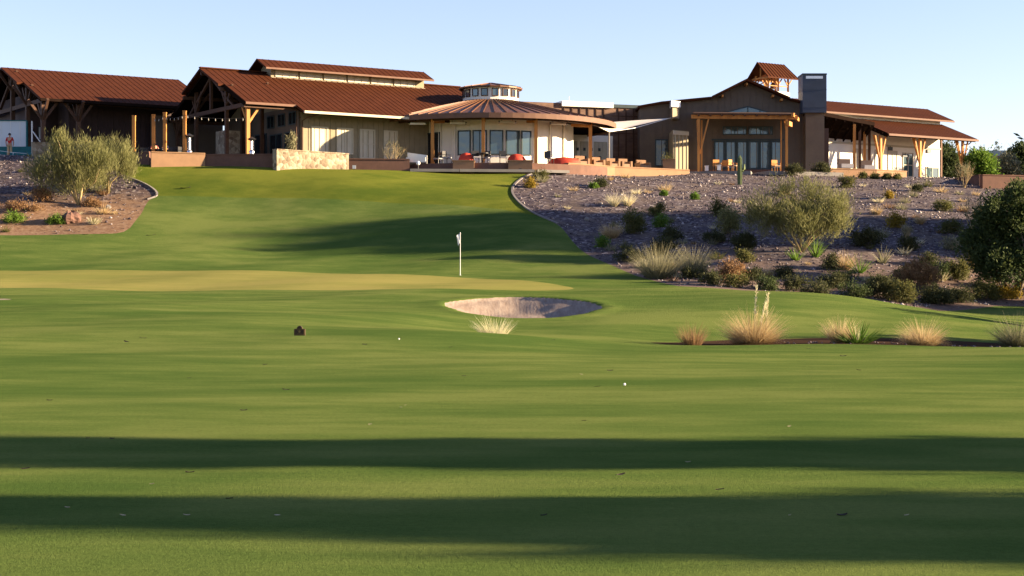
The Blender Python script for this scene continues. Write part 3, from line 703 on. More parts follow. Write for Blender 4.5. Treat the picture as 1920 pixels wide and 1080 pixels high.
# gable window with sloping head above the canopy
a, b, c_ = X(1352), X(1402), X(1451)
mb = MB(); z0 = Zl(214); zb = Zl(201)
mb.raw([(a, -.06, z0), (c_, -.06, z0), (b, -.06, zb), (a, -.002, z0), (c_, -.002, z0), (b, -.002, zb)], [(0, 1, 2), (0, 3, 4, 1), (1, 4, 5, 2), (2, 5, 3, 0)])
go = mb.build('gable_window', M['glass'], lodge)
mb = MB(); 
for p, q in (((a-.1, z0), (b, zb+.06)), ((b, zb+.06), (c_+.1, z0)), ((a, z0), (c_, z0)), ((b, z0), (b, zb)), ((X(1425), z0), (X(1425), Zl(207)))): mb.bar((p[0], -.09, p[1]), (q[0], -.09, q[1]), .07)
mb.build('frame', M['frame'], go)
for a, b in ((1355, 1400), (1403, 1449)): window(FR, lodge, X(a), X(b), -.002, Zl(253), Zl(237), M['glass'], M['frame'], 2, 1, .08)
dw = (1466-1338)/6
for k in range(6):
    o = window(FR, lodge, X(1338+k*dw)+.01, X(1338+(k+1)*dw)-.01, -.002, Zl(318), Zl(264), M['glass'], M['frame'], 1, 1, .13, 'folding_door', .07)
mb = MB(); mb.box((X(1334), -.05, Zl(263.5)), (X(1470), -.001, Zl(260.5))); mb.build('door_head', M['frame'], lodge)
window(FR, lodge, X(1228), X(1252), -.002, Zl(312), Zl(261), M['glassdark'], M['frame'], 1, 1, .1, 'door')
# angled bay that catches the sun
Fb = 33; bx, by = X(1262, 131.5), 131.5-RY; bw = .95
mb = MB(); ca, sa = math.cos(R(40)), math.sin(R(40)); Lb = (X(1292, 132)-bx)/ca
q0 = (bx, by); q1 = (bx+Lb*ca, by+Lb*sa)
mb.prism([q0, q1, (q1[0], .1), (bx, .1)], -.5, Zl(251))
mb.build('bay_wall', M['tan'], lodge)
mb = MB()
for k in range(4):
    f = (k+.5)/4; mb.bar((q0[0]+Lb*ca*f+.02, q0[1]+Lb*sa*f-.02, -.3), (q0[0]+Lb*ca*f+.02, q0[1]+Lb*sa*f-.02, Zl(258)), .05)
mb.bar((q0[0]+.02, q0[1]-.04, Zl(256)), (q1[0]+.02, q1[1]-.04, Zl(256)), .08, .3); mb.build('bay_trim', M['cream'], lodge)
mb = MB(); mb.prism([(X(1262, 133), -1.6), (X(1275, 133.4), -1.05), (X(1275, 133.4), 0), (X(1262, 133), 0)], Zl(225), Zl(206)); mb.build('bay_panel', M['tan'], lodge)
mb = MB(); mb.prism([(X(1261, 133)-.05, -1.75), (X(1275, 133.4)+.1, -1.1), (X(1275, 133.4)+.1, -.2), (X(1261, 133)-.05, -.2)], Zl(204), Zl(193)); mb.build('vent_box', M['white_metal'], lodge)
# timber canopy over the doors
CY = -5.0
mb = MB(); mb.slab([(X(1299, 130), CY, Zl(211, 130)), (X(1493, 130), CY, Zl(213, 130)), (X(1490, 135), -.03, Zl(211)), (X(1302, 135), -.03, Zl(210))], .12)
for k in range(9):
    x = X(1310, 130)+k*(X(1484, 130)-X(1310, 130))/8; mb.bar((x, CY-.25, Zl(214, 130)-.1), (x, -.1, Zl(213.5)-.1), .1, .16)
can = mb.build('canopy', M['timberdark'], lodge)
mb = MB(); mb.bar((X(1297, 130), CY+.3, Zl(218, 130)), (X(1497, 130), CY+.3, Zl(219.5, 130)), .18, .28); mb.build('beam', M['timber'], can)
mb = MB(); mb.bar((X(1484, 130), CY-.45, Zl(216, 130)), (X(1497, 133), -1.8, Zl(217, 130)), .2, .28); mb.bar((X(1478, 130), CY+.1, Zl(231, 130)), (X(1484, 131), CY+1.2, Zl(231, 130)), .2, .35); mb.build('bracket', M['timber'], can)
for px in (1310, 1475):
    mb = MB(); x = X(px, 130.3); zt3 = Zl(222, 130)
    mb.bar((x, CY+.3, -.8), (x, CY+.3, zt3), .18)
    if px == 1310:
        mb.bar((x+.1, CY+.3, .9), (x+.75, CY+.3, zt3), .11); mb.bar((x, CY+.4, .9), (x, CY+1.3, zt3), .11)
        mb.bar((x+.35, CY+1.4, -.8), (x+.35, CY+1.4, zt3), .12)
    else:
        mb.bar((x, CY+.4, zt3-1.0), (x, CY+1.3, zt3), .11)
        mb.bar((x-.25, CY+1.4, -.8), (x-.25, CY+1.4, zt3), .09)
    mb.build('post', M['timber'], can)
# chimney
mb = MB(); x0, x1 = X(1505, 133.6), X(1545, 133.6)
mb.box((x0, -1.4, Zl(211, 133.6)), (x1+.2, .7, Zl(140, 133.6)))
mby = MB(); mby.box((x0+.3, -1.0, -.5), (x1+.1, .5, Zl(211, 133.6))); mby.build('chimney_base', M['taupe'], lodge)
for py in (172, 205): mb.box((x0-.02, -1.42, Zl(py)), (x1+.22, .72, Zl(py)+.03))
ch = mb.build('chimney', M['slate'], lodge)
mb = MB(); mb.box((x0-.03, -1.43, Zl(140, 133.6)), (x1+.23, .73, Zl(137.5, 133.6))); mb.build('cap', M['frame'], ch)
mb = MB(); mb.box((x0+.25, -1.43, Zl(147.5, 133.6)), (x1-.1, -1.40, Zl(142.5, 133.6))); mb.build('louvre', M['steel'], ch)
# bell tower
tw = Frame(X(1440, 140), 140, 10.95, 33)
tb = MB()
def twl(t, s, z):     # tower frame to lodge-local
    p = tw.w(t, s, z); return (p.x, p.y-RY, p.z-10.95)
Ht = Zl(143, 140); Hr = Zl(116.5, 141); L1 = tw.tpx(1497, 0); s1 = 1.26
q = [twl(-.0, 0, Ht), twl(L1, 0, Ht), twl(L1-.5, s1, Hr), twl(0.0-.1, s1, Hr)]
tb.slab(q, .1); q = [twl(L1, 2*s1, Ht), twl(-.1, 2*s1, Ht), twl(0-.1, s1, Hr), twl(L1-.5, s1, Hr)]; tb.slab(q, .1)
n = 9
for i in range(n+1):
    f = i/n; tb.bar(twl(L1*f, 0, Ht+.02), twl(-.1+(L1-.4)*f, s1, Hr+.02), .03, .05)
bs = MB(); z0 = Zl(192, 141); z1 = Zl(171, 141)
bs.prism([twl(.35, .4, 0)[:2], twl(L1-.6, .4, 0)[:2], twl(L1-.6, 2*s1-.4, 0)[:2], twl(.35, 2*s1-.4, 0)[:2]], z0-.6, z1)
bso = bs.build('bell_tower', M['white'], lodge)
tb.build('tower_roof', M['roof'], bso)
for t in (.45, (L1-.25)/2, L1-.7):
    for s in (.5, 2*s1-.5):
        mb = MB(); mb.bar(twl(t, s, z1-.1), twl(t, s, Ht+.25), .15); mb.bar(twl(t, s, Ht-.6), twl(t+.4, s, Ht-.05), .08); mb.bar(twl(t, s, Ht-.6), twl(t-.4, s, Ht-.05), .08)
        mb.build('tower_post', M['timber'], bso)
mb = MB(); mb.bar(twl(.45, .5, z1+.45), twl(L1-.7, .5, z1+.45), .07); mb.bar(twl(.45, 2*s1-.5, z1+.45), twl(L1-.7, 2*s1-.5, z1+.45), .07); mb.bar(twl(.45, .5, z1+.9), twl(.45, 2*s1-.5, z1+.45), .07)
mb.bar(twl(.3, .3, Ht-.02), twl(.3, 2*s1-.3, Ht-.02), .12); mb.bar(twl(.3, s1, Ht), twl(.3, s1, Hr-.2), .1); mb.build('tower_brace', M['timber'], bso)
mb = MB(); c_ = twl(L1/2, s1, Ht-.45); mb.lathe(c_, [(.32, -.35), (.25, -.25), (.2, .05), (.1, .15), (.02, .18)], 12); mb.build('bell', M['copper'], bso)
mb = MB(); mb.box((X(1196), -.6, -1.6), (X(1520), 9, -.02)); mb.build('floor_slab', M['brownwall'], lodge)
# side porch roof, running back along the lodge
A = at(1508, 203, 134); B = at(1640, 229, 141.5)
mb = MB(); P_ = [(A.x, A.y-RY, A.z-10.95), (B.x, B.y-RY, B.z-10.95), (29.5, 143.3-RY, 14.25-10.95), (23.3, 139.3-RY, 14.35-10.95)]
mbx = MB(); mbx.box((X(1518, 137.5), 2.3, -.5), (X(1553, 137.5), 2.9, 3.5)); mbx.build('side_wall', M['dark'], lodge)
mb.slab(P_, .3)
for k in range(8):
    f = (k+.5)/8; p = Vector(P_[0]).lerp(Vector(P_[1]), f); q = Vector(P_[3]).lerp(Vector(P_[2]), f); mb.bar(p-Vector((0, 0, .40)), q-Vector((0, 0, .40)), .12, .22)
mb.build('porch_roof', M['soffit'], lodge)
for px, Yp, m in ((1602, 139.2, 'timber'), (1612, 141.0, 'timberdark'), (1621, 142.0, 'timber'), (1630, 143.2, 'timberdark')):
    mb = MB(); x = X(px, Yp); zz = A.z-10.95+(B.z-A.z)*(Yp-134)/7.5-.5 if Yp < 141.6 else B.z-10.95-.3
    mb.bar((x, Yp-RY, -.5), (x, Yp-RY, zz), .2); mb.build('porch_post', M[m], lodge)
# ------------------------------------------------------------ east wing
FW = Frame(31.06, 141.0, 11.0, 33)
ew = FW.empty('lodge_wing')
tag(ew, 'far right clubhouse wing with two stepped rust roofs, cream glazed wall and orange V posts', 'clubhouse')
rr = (5.0-3.4)/4.1
mb = MB(); roof_side(mb, 0, 10.7, 0, 3.4, 4.1, 5.0); roof_side(mb, 0, 10.7, 13, 3.4, 6.4, 5.9, rib=4)
lr = mb.build('lower_roof', M['roof'], ew)
mb = MB(); mb.bar((0, -.07, 3.28), (10.75, -.07, 3.28), .14, .17); mb.build('gutter', M['fascia'], lr)
mb = MB(); mb.slab([(.05, .1, 3.2), (10.6, .1, 3.2), (10.6, 4.1, 4.8), (.05, 4.1, 4.8)], .06); mb.bar((-.02, 0, 3.2), (-.02, 4.1, 4.8), .1, .3)
for k in range(5): mb.bar((-.3, .4+k*.85, 3.2+(.4+k*.85)*rr), (.1, .4+k*.85, 3.2+(.4+k*.85)*rr), .12, .2)
mb.build('soffit', M['soffit'], lr)
mb = MB(); roof_side(mb, -7, 11.4, 3.3, 5.3, 6.45, 6.6, .14); roof_side(mb, -7, 11.4, 9.6, 5.3, 6.45, 6.6, .14, rib=4); ur = mb.build('upper_roof', M['roof'], ew)
mb = MB(); mb.bar((-7, 3.24, 5.2), (11.4, 3.24, 5.2), .1, .14); mb.build('fascia', M['fascia'], ur)
mb = MB(); mb.box((-7, 3.95, 4.4), (10.4, 8.9, 5.25)); mb.box((-7, 3.0, -.6), (9.5, 12, 4.35)); mb.build('wall', M['white'], ew)
mb = MB(); mb.box((9.42, 2.93, -.6), (9.56, 3.05, 4.3)); mb.build('corner_board', M['fascia'], ew)
for a, b, z0, z1, nx, nz in ((1692, 1712, .1, 2.2, 2, 2), (1735, 1760, .1, 1.1, 2, 1), (1600, 1630, .6, 2.3, 3, 1), (1640, 1655, .6, 2.3, 2, 1), (1664, 1682, .6, 2.3, 2, 1)):
    t0, t1 = FW.tpx(a, 3), FW.tpx(b, 3); window(FW, ew, t0, t1, 2.998, z0, z1, M['glass'] if z1 < 2.3 else M['blind'], M['cream'], nx, nz, .1)
for px, a, z, b in ((1668, .25, 2.3, .3), (1741, .25, 2.3, .3), (1697, .35, 1.85, .2)):
    t = FW.tpx(px, 3); mb = MB(); mb.box((t-a, 2.88, z), (t+a, 2.94, z+b)); mb.bar((t, 2.91, z+b), (t, 2.97, z+b+.1), .05); mb.build('wall_lamp', M['frame'], ew)
mb = MB(); mb.box((-6.9, 2.94, 2.62), (9.4, 2.998, 2.78)); mb.build('trim', M['cream'], ew)
for px in (1651, 1725, 1805):
    t = FW.tpx(px, .5); mb = MB(); mb.bar((t, .5, -.9), (t, .5, 3.2), .19)
    for d in (-1, 1): mb.bar((t, .5, .9), (t+d*.62, .5, 3.2), .10)
    mb.bar((t, .5, .9), (t, 1.3, 3.35), .12); mb.build('post', M['timber'], ew)
mb = MB(); t = FW.tpx(1815, -.1); mb.tube([(t+.5, -.1, 3.2), (t+.35, .1, 2.95), (t-.3, .4, 2.85)], .05, 8); mb.build('downspout', M['timberdark'], ew)
mb = MB(); mb.box((-8, -1.2, -2.2), (10, 12, -.61)); mb.build('floor_slab', M['concrete'], ew)
# ------------------------------------------------------------ terrace walls
def seg_wall(name, pts, py_top, th, mat, label, cap=None, zt=None, zb=7.5):
    """pts: (px, Y) along the wall; one thing"""
    P = [(qx(p, Y), Y) for p, Y in pts]; z = zt if zt else CZ+(540-py_top)/F*pts[0][1]
    e = empty(name, (P[0][0], P[0][1], z)); tag(e, label, 'wall')
    mb = MB()
    for i, (a, b) in enumerate(zip(P[:-1], P[1:])):
        mb.bar((a[0]-P[0][0], a[1]-P[0][1], (zb-z)/2), (b[0]-P[0][0], b[1]-P[0][1], (zb-z)/2), th+.001*i, z-zb)
    mb.build('wall_face', M[mat], e)
    mb = MB()
    for i, (a, b) in enumerate(zip(P[:-1], P[1:])): mb.bar((a[0]-P[0][0], a[1]-P[0][1], .03), (b[0]-P[0][0], b[1]-P[0][1], .03), th+.1+.001*i, .07+.002*i)
    mb.build('coping', M[cap or mat], e); return e
tw_ = seg_wall('terrace_wall', [(283, 115.2), (384, 116.5)], 286, .3, 'plaster', 'peach coloured terrace wall in sunlight behind the top of the lawn')
seg_wall('terrace_wall', [(384, 116.6), (512, 116.3)], 291, .3, 'brownwall', 'shadow-darkened terrace wall between the peach wall and the field stone wall')  # darker wall colour stands in for the shadow on this stretch
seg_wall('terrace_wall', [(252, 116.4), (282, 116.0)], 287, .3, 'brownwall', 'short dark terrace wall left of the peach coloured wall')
sw = seg_wall('stone_wall', [(515, 115.2), (650, 119.2)], 281, .5, 'stone', 'pale field stone retaining wall below the hall windows')
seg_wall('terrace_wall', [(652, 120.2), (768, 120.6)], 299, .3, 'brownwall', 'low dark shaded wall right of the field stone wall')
seg_wall('stone_wall', [(60, 119.6), (105, 120.4), (165, 121.6)], 268, .4, 'stone', 'low stone wall behind the left palo verde tree below the wing')
seg_wall('garden_wall', [(1062, 121.5), (1150, 125.0), (1290, 128.6)], 307, .35, 'plaster', 'long low peach wall at the top of the gravel slope in the middle')
seg_wall('garden_wall', [(1555, 131.0), (1640, 132.2), (1697, 134.2)], 317, .35, 'plaster', 'low peach wall in front of the wing with the V shaped posts')
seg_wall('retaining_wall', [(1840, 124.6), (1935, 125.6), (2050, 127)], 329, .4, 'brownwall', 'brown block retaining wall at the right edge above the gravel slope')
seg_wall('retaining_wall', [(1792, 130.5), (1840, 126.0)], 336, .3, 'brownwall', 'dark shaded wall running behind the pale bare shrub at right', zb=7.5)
# masonry piers in front of the pavilion
for px0, px1, lab in ((849, 889, 'left square peach pier on the lawn edge before the round pavilion'), (953, 998, 'right square peach pier on the lawn edge before the round pavilion')):
    Y = 119.3; x0, x1 = qx(px0, Y), qx(px1, Y); e = empty('pier', ((x0+x1)/2, Y, 9.4)); tag(e, lab, 'pier', 'piers before the pavilion')
    h = (x1-x0)/2; z = CZ+(540-300)/F*Y-9.4
    mb = MB(); mb.box((-h, 0, -.5), (h, 1.2, z-.08)); mb.build('pier_body', M['plaster'], e); mb = MB(); mb.box((-h-.05, -.05, z-.08), (h+.05, 1.25, z)); mb.build('cap', M['plaster'], e)
    if px0 > 900: mb = MB(); mb.box((-.08, -.02, .42), (.08, -.002, .55)); mb.build('vent', M['frame'], e)
# pale paving strip in front of the patio
mb = MB()
P = [(qx(768, 118.6), 118.6), (qx(860, 118.8), 118.8), (qx(1000, 119.3), 119.3), (qx(1060, 120.2), 120.2)]
for a, b in zip(P[:-1], P[1:]): mb.bar((a[0], a[1]+.6, 9.78), (b[0], b[1]+.6, 9.78), 1.6, .2)
tag(mb.build('path', M['concrete'], None), kind='structure')
mb = MB(); P = [(qx(1290, 130), 130), (qx(1420, 129), 129), (qx(1560, 131), 131)]
for a, b in zip(P[:-1], P[1:]): mb.bar((a[0], a[1]+2.5, 10.30), (b[0], b[1]+2.5, 10.30), 5.5, .3)
tag(mb.build('path', M['concrete'], None), kind='structure')
mb = MB(); mb.prism([(-25.2, 117.0), (-21.2, 117.2), (-16.4, 117.4), (-12, 119.9), (-8, 121.5), (-14, 128), (-30, 124)], 8.5, 10.38)
tag(mb.build('terrace_floor', M['concrete'], None), kind='structure')
mb = MB(); mb.prism([(4.5, 122.3), (7.5, 125.6), (13.3, 129.1), (14, 131), (6, 134), (2, 131)], 9, 10.42)
tag(mb.build('terrace_floor', M['concrete'], None), kind='structure')
# ============================================================ vegetation
def unit(v): return v/np.maximum(np.linalg.norm(v, axis=-1, keepdims=True), 1e-9)
def quads_from(c, d, L, W, r):
    """leaf cards: centre c, direction d, length, width; slightly bent diamonds"""
    n = len(c); side = unit(np.cross(d, unit(r.normal(size=(n, 3)))))
    L = np.broadcast_to(L, (n,))[:, None]; W = np.broadcast_to(W, (n,))[:, None]
    V = np.stack([c-d*L*.5, c+side*W*.5, c+d*L*.5, c-side*W*.5], 1).reshape(-1, 3)
    return V, np.arange(4*n).reshape(n, 4)
def crown_mesh(name, lobes, ncl, nleaf, L, W, mat, parent=None, seed=0, up=.5, cr=.35, flat=1.0, low=.0, rmin=.35):
    r = np.random.default_rng(seed); lob = np.array(lobes, float); vol = lob[:, 3]*lob[:, 4]*lob[:, 5]
    k = r.choice(len(lob), ncl, p=vol/vol.sum()); u = unit(r.normal(size=(ncl, 3))); rad = rmin+(1-rmin)*r.random(ncl)**.6
    rad *= 1+.14*r.normal(size=ncl)
    cc = lob[k, :3]+u*rad[:, None]*lob[k, 3:6]
    cs = cr*(.6+.8*r.random(ncl)); ct = r.random(ncl)
    n = ncl*nleaf; idx = np.repeat(np.arange(ncl), nleaf)
    c = cc[idx]+r.normal(size=(n, 3))*cs[idx][:, None]*np.array([1, 1, flat])*.6
    out = unit(c-lob[k, :3][idx]+1e-4)
    d = unit(out*.8+np.array([0, 0, up])+r.normal(size=(n, 3))*.55)
    c = c[c[:, 2] > low]; m = len(c); sel = np.arange(n)[:m]
    d = d[:m]; V, Fq = quads_from(c, d, L*(.6+.8*r.random(m)), W*(.6+.8*r.random(m)), r)
    tint = np.clip(.55*ct[idx[:m]]+.45*r.random(m), 0, 1)
    return npmesh(name, V, Fq, mat, parent, np.repeat(tint, 4))
def blades_mesh(name, n, rb, L, lean, W, mat, parent=None, seed=0, curve=.5, lvar=.35, cz=0, tb=0.0, ell=1.0, minlean=0.0):
    r = np.random.default_rng(seed); a = r.random(n)*2*math.pi; rr = rb*np.sqrt(r.random(n))
    base = np.stack([rr*np.cos(a), rr*np.sin(a)*ell, np.full(n, cz)], 1)
    az = a+r.normal(size=n)*.5; th = minlean+(lean-minlean)*np.clip(rr/rb*.75+.35*r.random(n), 0, 1.1)
    hd = np.stack([np.cos(az), np.sin(az)*ell, np.zeros(n)], 1)
    Ls = L*(1-lvar+2*lvar*r.random(n))*(1-.25*(th/max(lean, .01))**2)
    pts = []; p = base.copy(); S = 4
    for i in range(S+1):
        pts.append(p.copy()); t2 = th+curve*(i/S)*(.4+r.random(n)*.6)*(th+.15)
        p = p+(hd*np.sin(t2)[:, None]+np.array([0, 0, 1])*np.cos(t2)[:, None])*(Ls/S)[:, None]
    sa = r.random(n)*math.pi; side = np.stack([np.cos(sa), np.sin(sa), np.zeros(n)], 1)
    V = []; 
    for i, q in enumerate(pts):
        w_ = W*(1-.85*i/S); V += [q-side*w_/2, q+side*w_/2]
    V = np.stack(V, 1); m = 2*(S+1); b = (np.arange(n)*m)[:, None]
    Fq = np.concatenate([b+np.array([2*i, 2*i+1, 2*i+3, 2*i+2]) for i in range(S)], 0)
    tint = np.clip(np.repeat(r.random(n), m)*.6+np.tile(np.repeat(np.arange(S+1)/S, 2), n)*.4+tb, 0, 1)
    return npmesh(name, V.reshape(-1, 3), Fq, mat, parent, tint)
def stems(mb, base, tips, r0, seed, sub=3, bend=.25):
    rr = random.Random(seed)
    for tip in tips:
        b = Vector(base); t = Vector(tip); L = (t-b).length
        m1 = b.lerp(t, .35)+Vector((rr.uniform(-1, 1), rr.uniform(-1, 1), rr.uniform(-.3, .6)))*L*bend*.4
        m2 = b.lerp(t, .7)+Vector((rr.uniform(-1, 1), rr.uniform(-1, 1), rr.uniform(-.2, .5)))*L*bend*.3
        mb.tube([b, m1, m2, t], [r0, r0*.72, r0*.45, r0*.15], 7)
        for _ in range(sub):
            s = m1.lerp(m2, rr.random()) if rr.random() < .6 else m2.lerp(t, rr.random()*.6)
            e = s+(t-b).normalized()*L*.3+Vector((rr.uniform(-1, 1), rr.uniform(-1, 1), rr.uniform(-.2, .9)))*L*.25
            mb.tube([s, s.lerp(e, .5)+Vector((0, 0, .04*L)), e], [r0*.4, r0*.25, r0*.08], 6)
def tree(name, x, y, lobes, tips, r0, bark, leaf, label, ncl=120, nleaf=110, L=.22, W=.035, up=.5, cr=.35, seed=1, group=None, flat=1.0, rmin=.35, cat='tree', bases=None):
    z = hz(x, y)-.05; e = empty(name, (x, y, z)); tag(e, label, cat, group)
    mb = MB(); bs = bases or [(0, 0, 0)]
    for i, t in enumerate(tips): stems(mb, bs[i % len(bs)], [t], r0*(.75+.4*((i*37) % 10)/10), seed+i)
    mb.build('trunk', M[bark], e, smooth=True)
    crown_mesh('crown', lobes, ncl, nleaf, L, W, L_[leaf], e, seed, up, cr, flat, rmin=rmin); return e
# palo verdes: lobes in metres from the trunk base (scale 1 px = Y/3200 m)
def lob(px, py, rx, ry, Y, bx, by, rz=None, dy=0):
    k = Y/F; return ((px-bx)*k, dy, (by-py)*k, rx*k, (rx*.8)*k, ry*k)
p = hit(147, 384)
Y1 = p.y; Lb = [lob(*a, Y1, 147, 384) for a in ((118, 290, 34, 34), (150, 318, 38, 34), (88, 318, 36, 28), (66, 312, 20, 18), (185, 305, 34, 30), (165, 276, 22, 22), (112, 264, 14, 16), (140, 340, 40, 12))]
tree('palo_verde_tree', p.x, p.y, Lb, [(-1.6, .2, 2.6), (-.7, -.5, 3.4), (.9, .4, 2.9), (1.4, -.2, 2.2), (0, .6, 3.2)], .085, 'bark', 'palo', 'feathery grey green palo verde tree with forked pale trunks on the left reddish bank', 200, 95, .36, .024, 1.7, .34, 11, flat=1.5)
p = hit(203, 362); Y1 = p.y; Lb = [lob(*a, Y1, 203, 362) for a in ((215, 290, 32, 30), (184, 318, 28, 24), (236, 312, 20, 24), (200, 268, 14, 14))]
tree('palo_verde_tree', p.x, p.y, Lb, [(-.6, .2, 2.2), (.4, -.3, 2.8), (1.0, .3, 2.0)], .075, 'bark', 'palo', 'smaller palo verde tree behind and right of the forked one on the left bank', 100, 95, .36, .024, 1.7, .32, 12, flat=1.5)
p = hit(1502, 473); Y1 = p.y; Lb = [lob(*a, Y1, 1502, 473) for a in ((1440, 385, 42, 34), (1490, 362, 38, 26), (1545, 385, 44, 34), (1500, 410, 70, 30), (1420, 412, 34, 24), (1575, 405, 32, 30), (1512, 350, 20, 18))]
tree('palo_verde_tree', p.x, p.y, Lb, [(-1.7, .3, 2.2), (-.8, -.5, 3.0), (.7, .4, 3.0), (1.7, -.3, 2.3), (.1, .7, 3.2), (2.3, .2, 2.0)], .085, 'bark', 'palo', 'largest palo verde tree with a wide spreading crown in the middle of the gravel slope', 230, 95, .32, .026, 1.2, .36, 13, flat=1.2)
# dark mesquite at the right edge, and its neighbours that stand just outside the picture
mesq = []
def mesquite(x, y, s, label, seed, leaf='mesquite', ncl=230, nleaf=90, zo=0, group='dark mesquite trees right of the slope'):
    rs = random.Random(seed); lobes = [(0, 0, 3.1*s, 1.1*s, 1.1*s, .8*s), (-1.0*s, .2, 2.2*s, 1.0*s, 1.0*s, .7*s), (1.1*s, -.2, 2.3*s, 1.1*s, 1.0*s, .8*s), (-.4*s, -.4, 1.3*s, 1.4*s, 1.2*s, .6*s), (.2*s, .3, 4.0*s, .7*s, .7*s, .6*s)]
    lobes += [(rs.uniform(-1.5, 1.5)*s, rs.uniform(-1, 1)*s, rs.uniform(1.0, 3.9)*s, rs.uniform(.3, .6)*s, rs.uniform(.3, .6)*s, rs.uniform(.25, .5)*s) for _ in range(9)]
    return tree('mesquite_tree', x, y, lobes, [(-1.0*s, 0, 2.2*s), (.2*s, .3, 3.4*s), (1.1*s, -.3, 2.3*s), (.1, -.5, 2.8*s)], .13*s, 'greybark', leaf, label, ncl, nleaf, .20*max(1, s*.75), .075*max(1, s*.85), .3, .26*s, seed, group)
p = hit(1895, 560); mesquite(p.x+.2, p.y, 1.38, 'large dark green mesquite tree cut by the right edge of the picture', 21, ncl=330, nleaf=100)
for i, (x, y, s) in enumerate(((37.5, 91.5, .8), (36.5, 100.8, 2.7), (37.5, 105, 2.4), (46.5, 101.2, 2.9), (36.5, 88, .85), (46, 104, 3.1), (40, 85, 1.2))):
    mesquite(x, y, s, 'dark mesquite tree standing just beyond the right edge of the picture', 22+i, ncl=420, nleaf=70)
for i, (x, y, s) in enumerate(((25.5, 72.5, .62), (25, 69.3, .72), (19.2, 52.8, .42), (21, 51.6, .5), (20.5, 54.4, .62), (23, 55.9, .8), (26, 57.3, .9))):
    mesquite(x, y, s, 'low mesquite beyond the right edge that shades the mound and the bed', 32+i, ncl=90, nleaf=60, group='low mesquites right of the mound')
# trees beyond the right edge of the fairway: their long shadows cross the foreground
def shade_tree(x, y, lobes, seed, label, ncl=150, nleaf=110):
    e = empty('desert_tree', (x, y, hz(x, y))); tag(e, label, 'tree', 'trees beyond the right edge of the fairway')
    mb = MB(); stems(mb, (0, 0, 0), [(0, 0, 5.5), (.4, .4, 4.5), (-.4, -.3, 4.2)], .14, seed); mb.build('trunk', M['greybark'], e, smooth=True)
    crown_mesh('crown', lobes, ncl, nleaf, .30, .14, L_['mesquite'], e, seed, .3, .4, low=.8)
shade_tree(19, 16.35, [(0, 0, 3.3, 1.7, 1.40, .9), (0, -.05, 4.6, 1.6, 1.20, 1.1), (.3, .1, 5.8, 1.2, 1.05, 1.0)], 41, 'tree whose shadow makes the farther dark band on the fairway', 165, 110)
shade_tree(18, 11.85, [(0, -.75, 3.2, 1.5, 1.25, .9), (.3, .35, 2.7, 1.2, .9, .5), (0, 0, 4.6, 1.2, .55, 1.0), (.1, .1, 5.6, .9, .42, .8)], 42, 'tree whose shadow makes the nearer dark band on the fairway', 125, 110)
# ------------------------------------------------------------ tufts at the edge of the near fairway
def tuft(name, px, py, label, parts, group=None, Y=None, cat='grass clump'):
    if Y: x = qx(px, Y); p = Vector((x, Y, hz(x, Y)))
    else: p = hit(px, py)
    e = empty(name, (p.x, p.y, p.z-.03)); tag(e, label, cat, group)
    for i, (nm, kw) in enumerate(parts): blades_mesh(nm, parent=e, seed=int(px)+i*7, **kw)
    return e
G_ = 'grass clumps in the bed beyond the fairway'
k5 = 51/F
tuft('grass_clump', 1412, 648, 'biggest straw coloured grass clump with three tall pale seed stalks, mound behind', [
  ('foliage', dict(n=1900, rb=.42, L=1.05, lean=1.15, W=.012, mat=L_['straw'], curve=.75)),
  ('old_foliage', dict(n=900, rb=.50, L=.75, lean=1.5, W=.014, mat=L_['rusty'], curve=.6, tb=-.1, minlean=.5)),
  ], G_, 51.5)
def seed_stalk(x, Y, dx, h, seed, par):
    r = np.random.default_rng(seed); mb = MB(); mb.tube([(0, 0, 0), (dx*.4, 0, h*.5), (dx, 0, h)], [.012, .009, .004], 5)
    return mb
e = bpy.data.objects['grass_clump']
for i, (dx, dy, lx, h) in enumerate(((-.02, -.35, .06, 1.75), (.10, -.4, .32, 1.25), (.32, -.35, .40, 1.6))):
    mb = MB(); mb.tube([(dx, dy, .3), ((dx+lx)/2, dy, h*.55), (lx, dy, h)], [.014, .010, .004], 5); st = mb.build('seed_stalk', L_['pale'], e)
    r = np.random.default_rng(60+i); n = 110; t = .38+.62*r.random(n); c = np.stack([dx+(lx-dx)*t, np.full(n, dy), .3+(h-.3)*t], 1); hd = r.normal(size=(n, 3)); hd[:, 2] = abs(hd[:, 2])*1.6+1.1; hd = unit(hd)
    V, Fq = quads_from(c+hd*.05, hd, .13, .013, r); npmesh('seed_head', V, Fq, L_['pale'], st, np.repeat(.5+.5*r.random(n), 4))
tuft('grass_clump', 1298, 643, 'small orange brown grass clump left of the biggest straw clump', [('foliage', dict(n=420, rb=.24, L=.62, lean=.75, W=.012, mat=L_['rusty'], curve=.4, tb=.25))], G_, 50.5)
tuft('grass_clump', 1576, 650, 'straw grass clump growing out of the green fan leaved plant', [('foliage', dict(n=700, rb=.22, L=.74, lean=.8, W=.012, mat=L_['straw'], curve=.6, tb=.1))], G_, 51.3)
tuft('fan_plant', 1608, 652, 'dark green fan leaved plant in front of a straw clump, one leaf reaching right', [('foliage', dict(n=150, rb=.26, L=.80, lean=1.45, W=.06, mat=L_['green'], curve=.2, tb=-.38, lvar=.2)), ('stem', dict(n=7, rb=.03, L=.55, lean=.25, W=.03, mat=L_['pale'], curve=.2)), ('side_leaf', dict(n=24, rb=.12, L=.85, lean=1.35, W=.045, mat=L_['olive'], curve=.1, tb=-.2, minlean=1.0))], G_, 50.8, cat='plant')
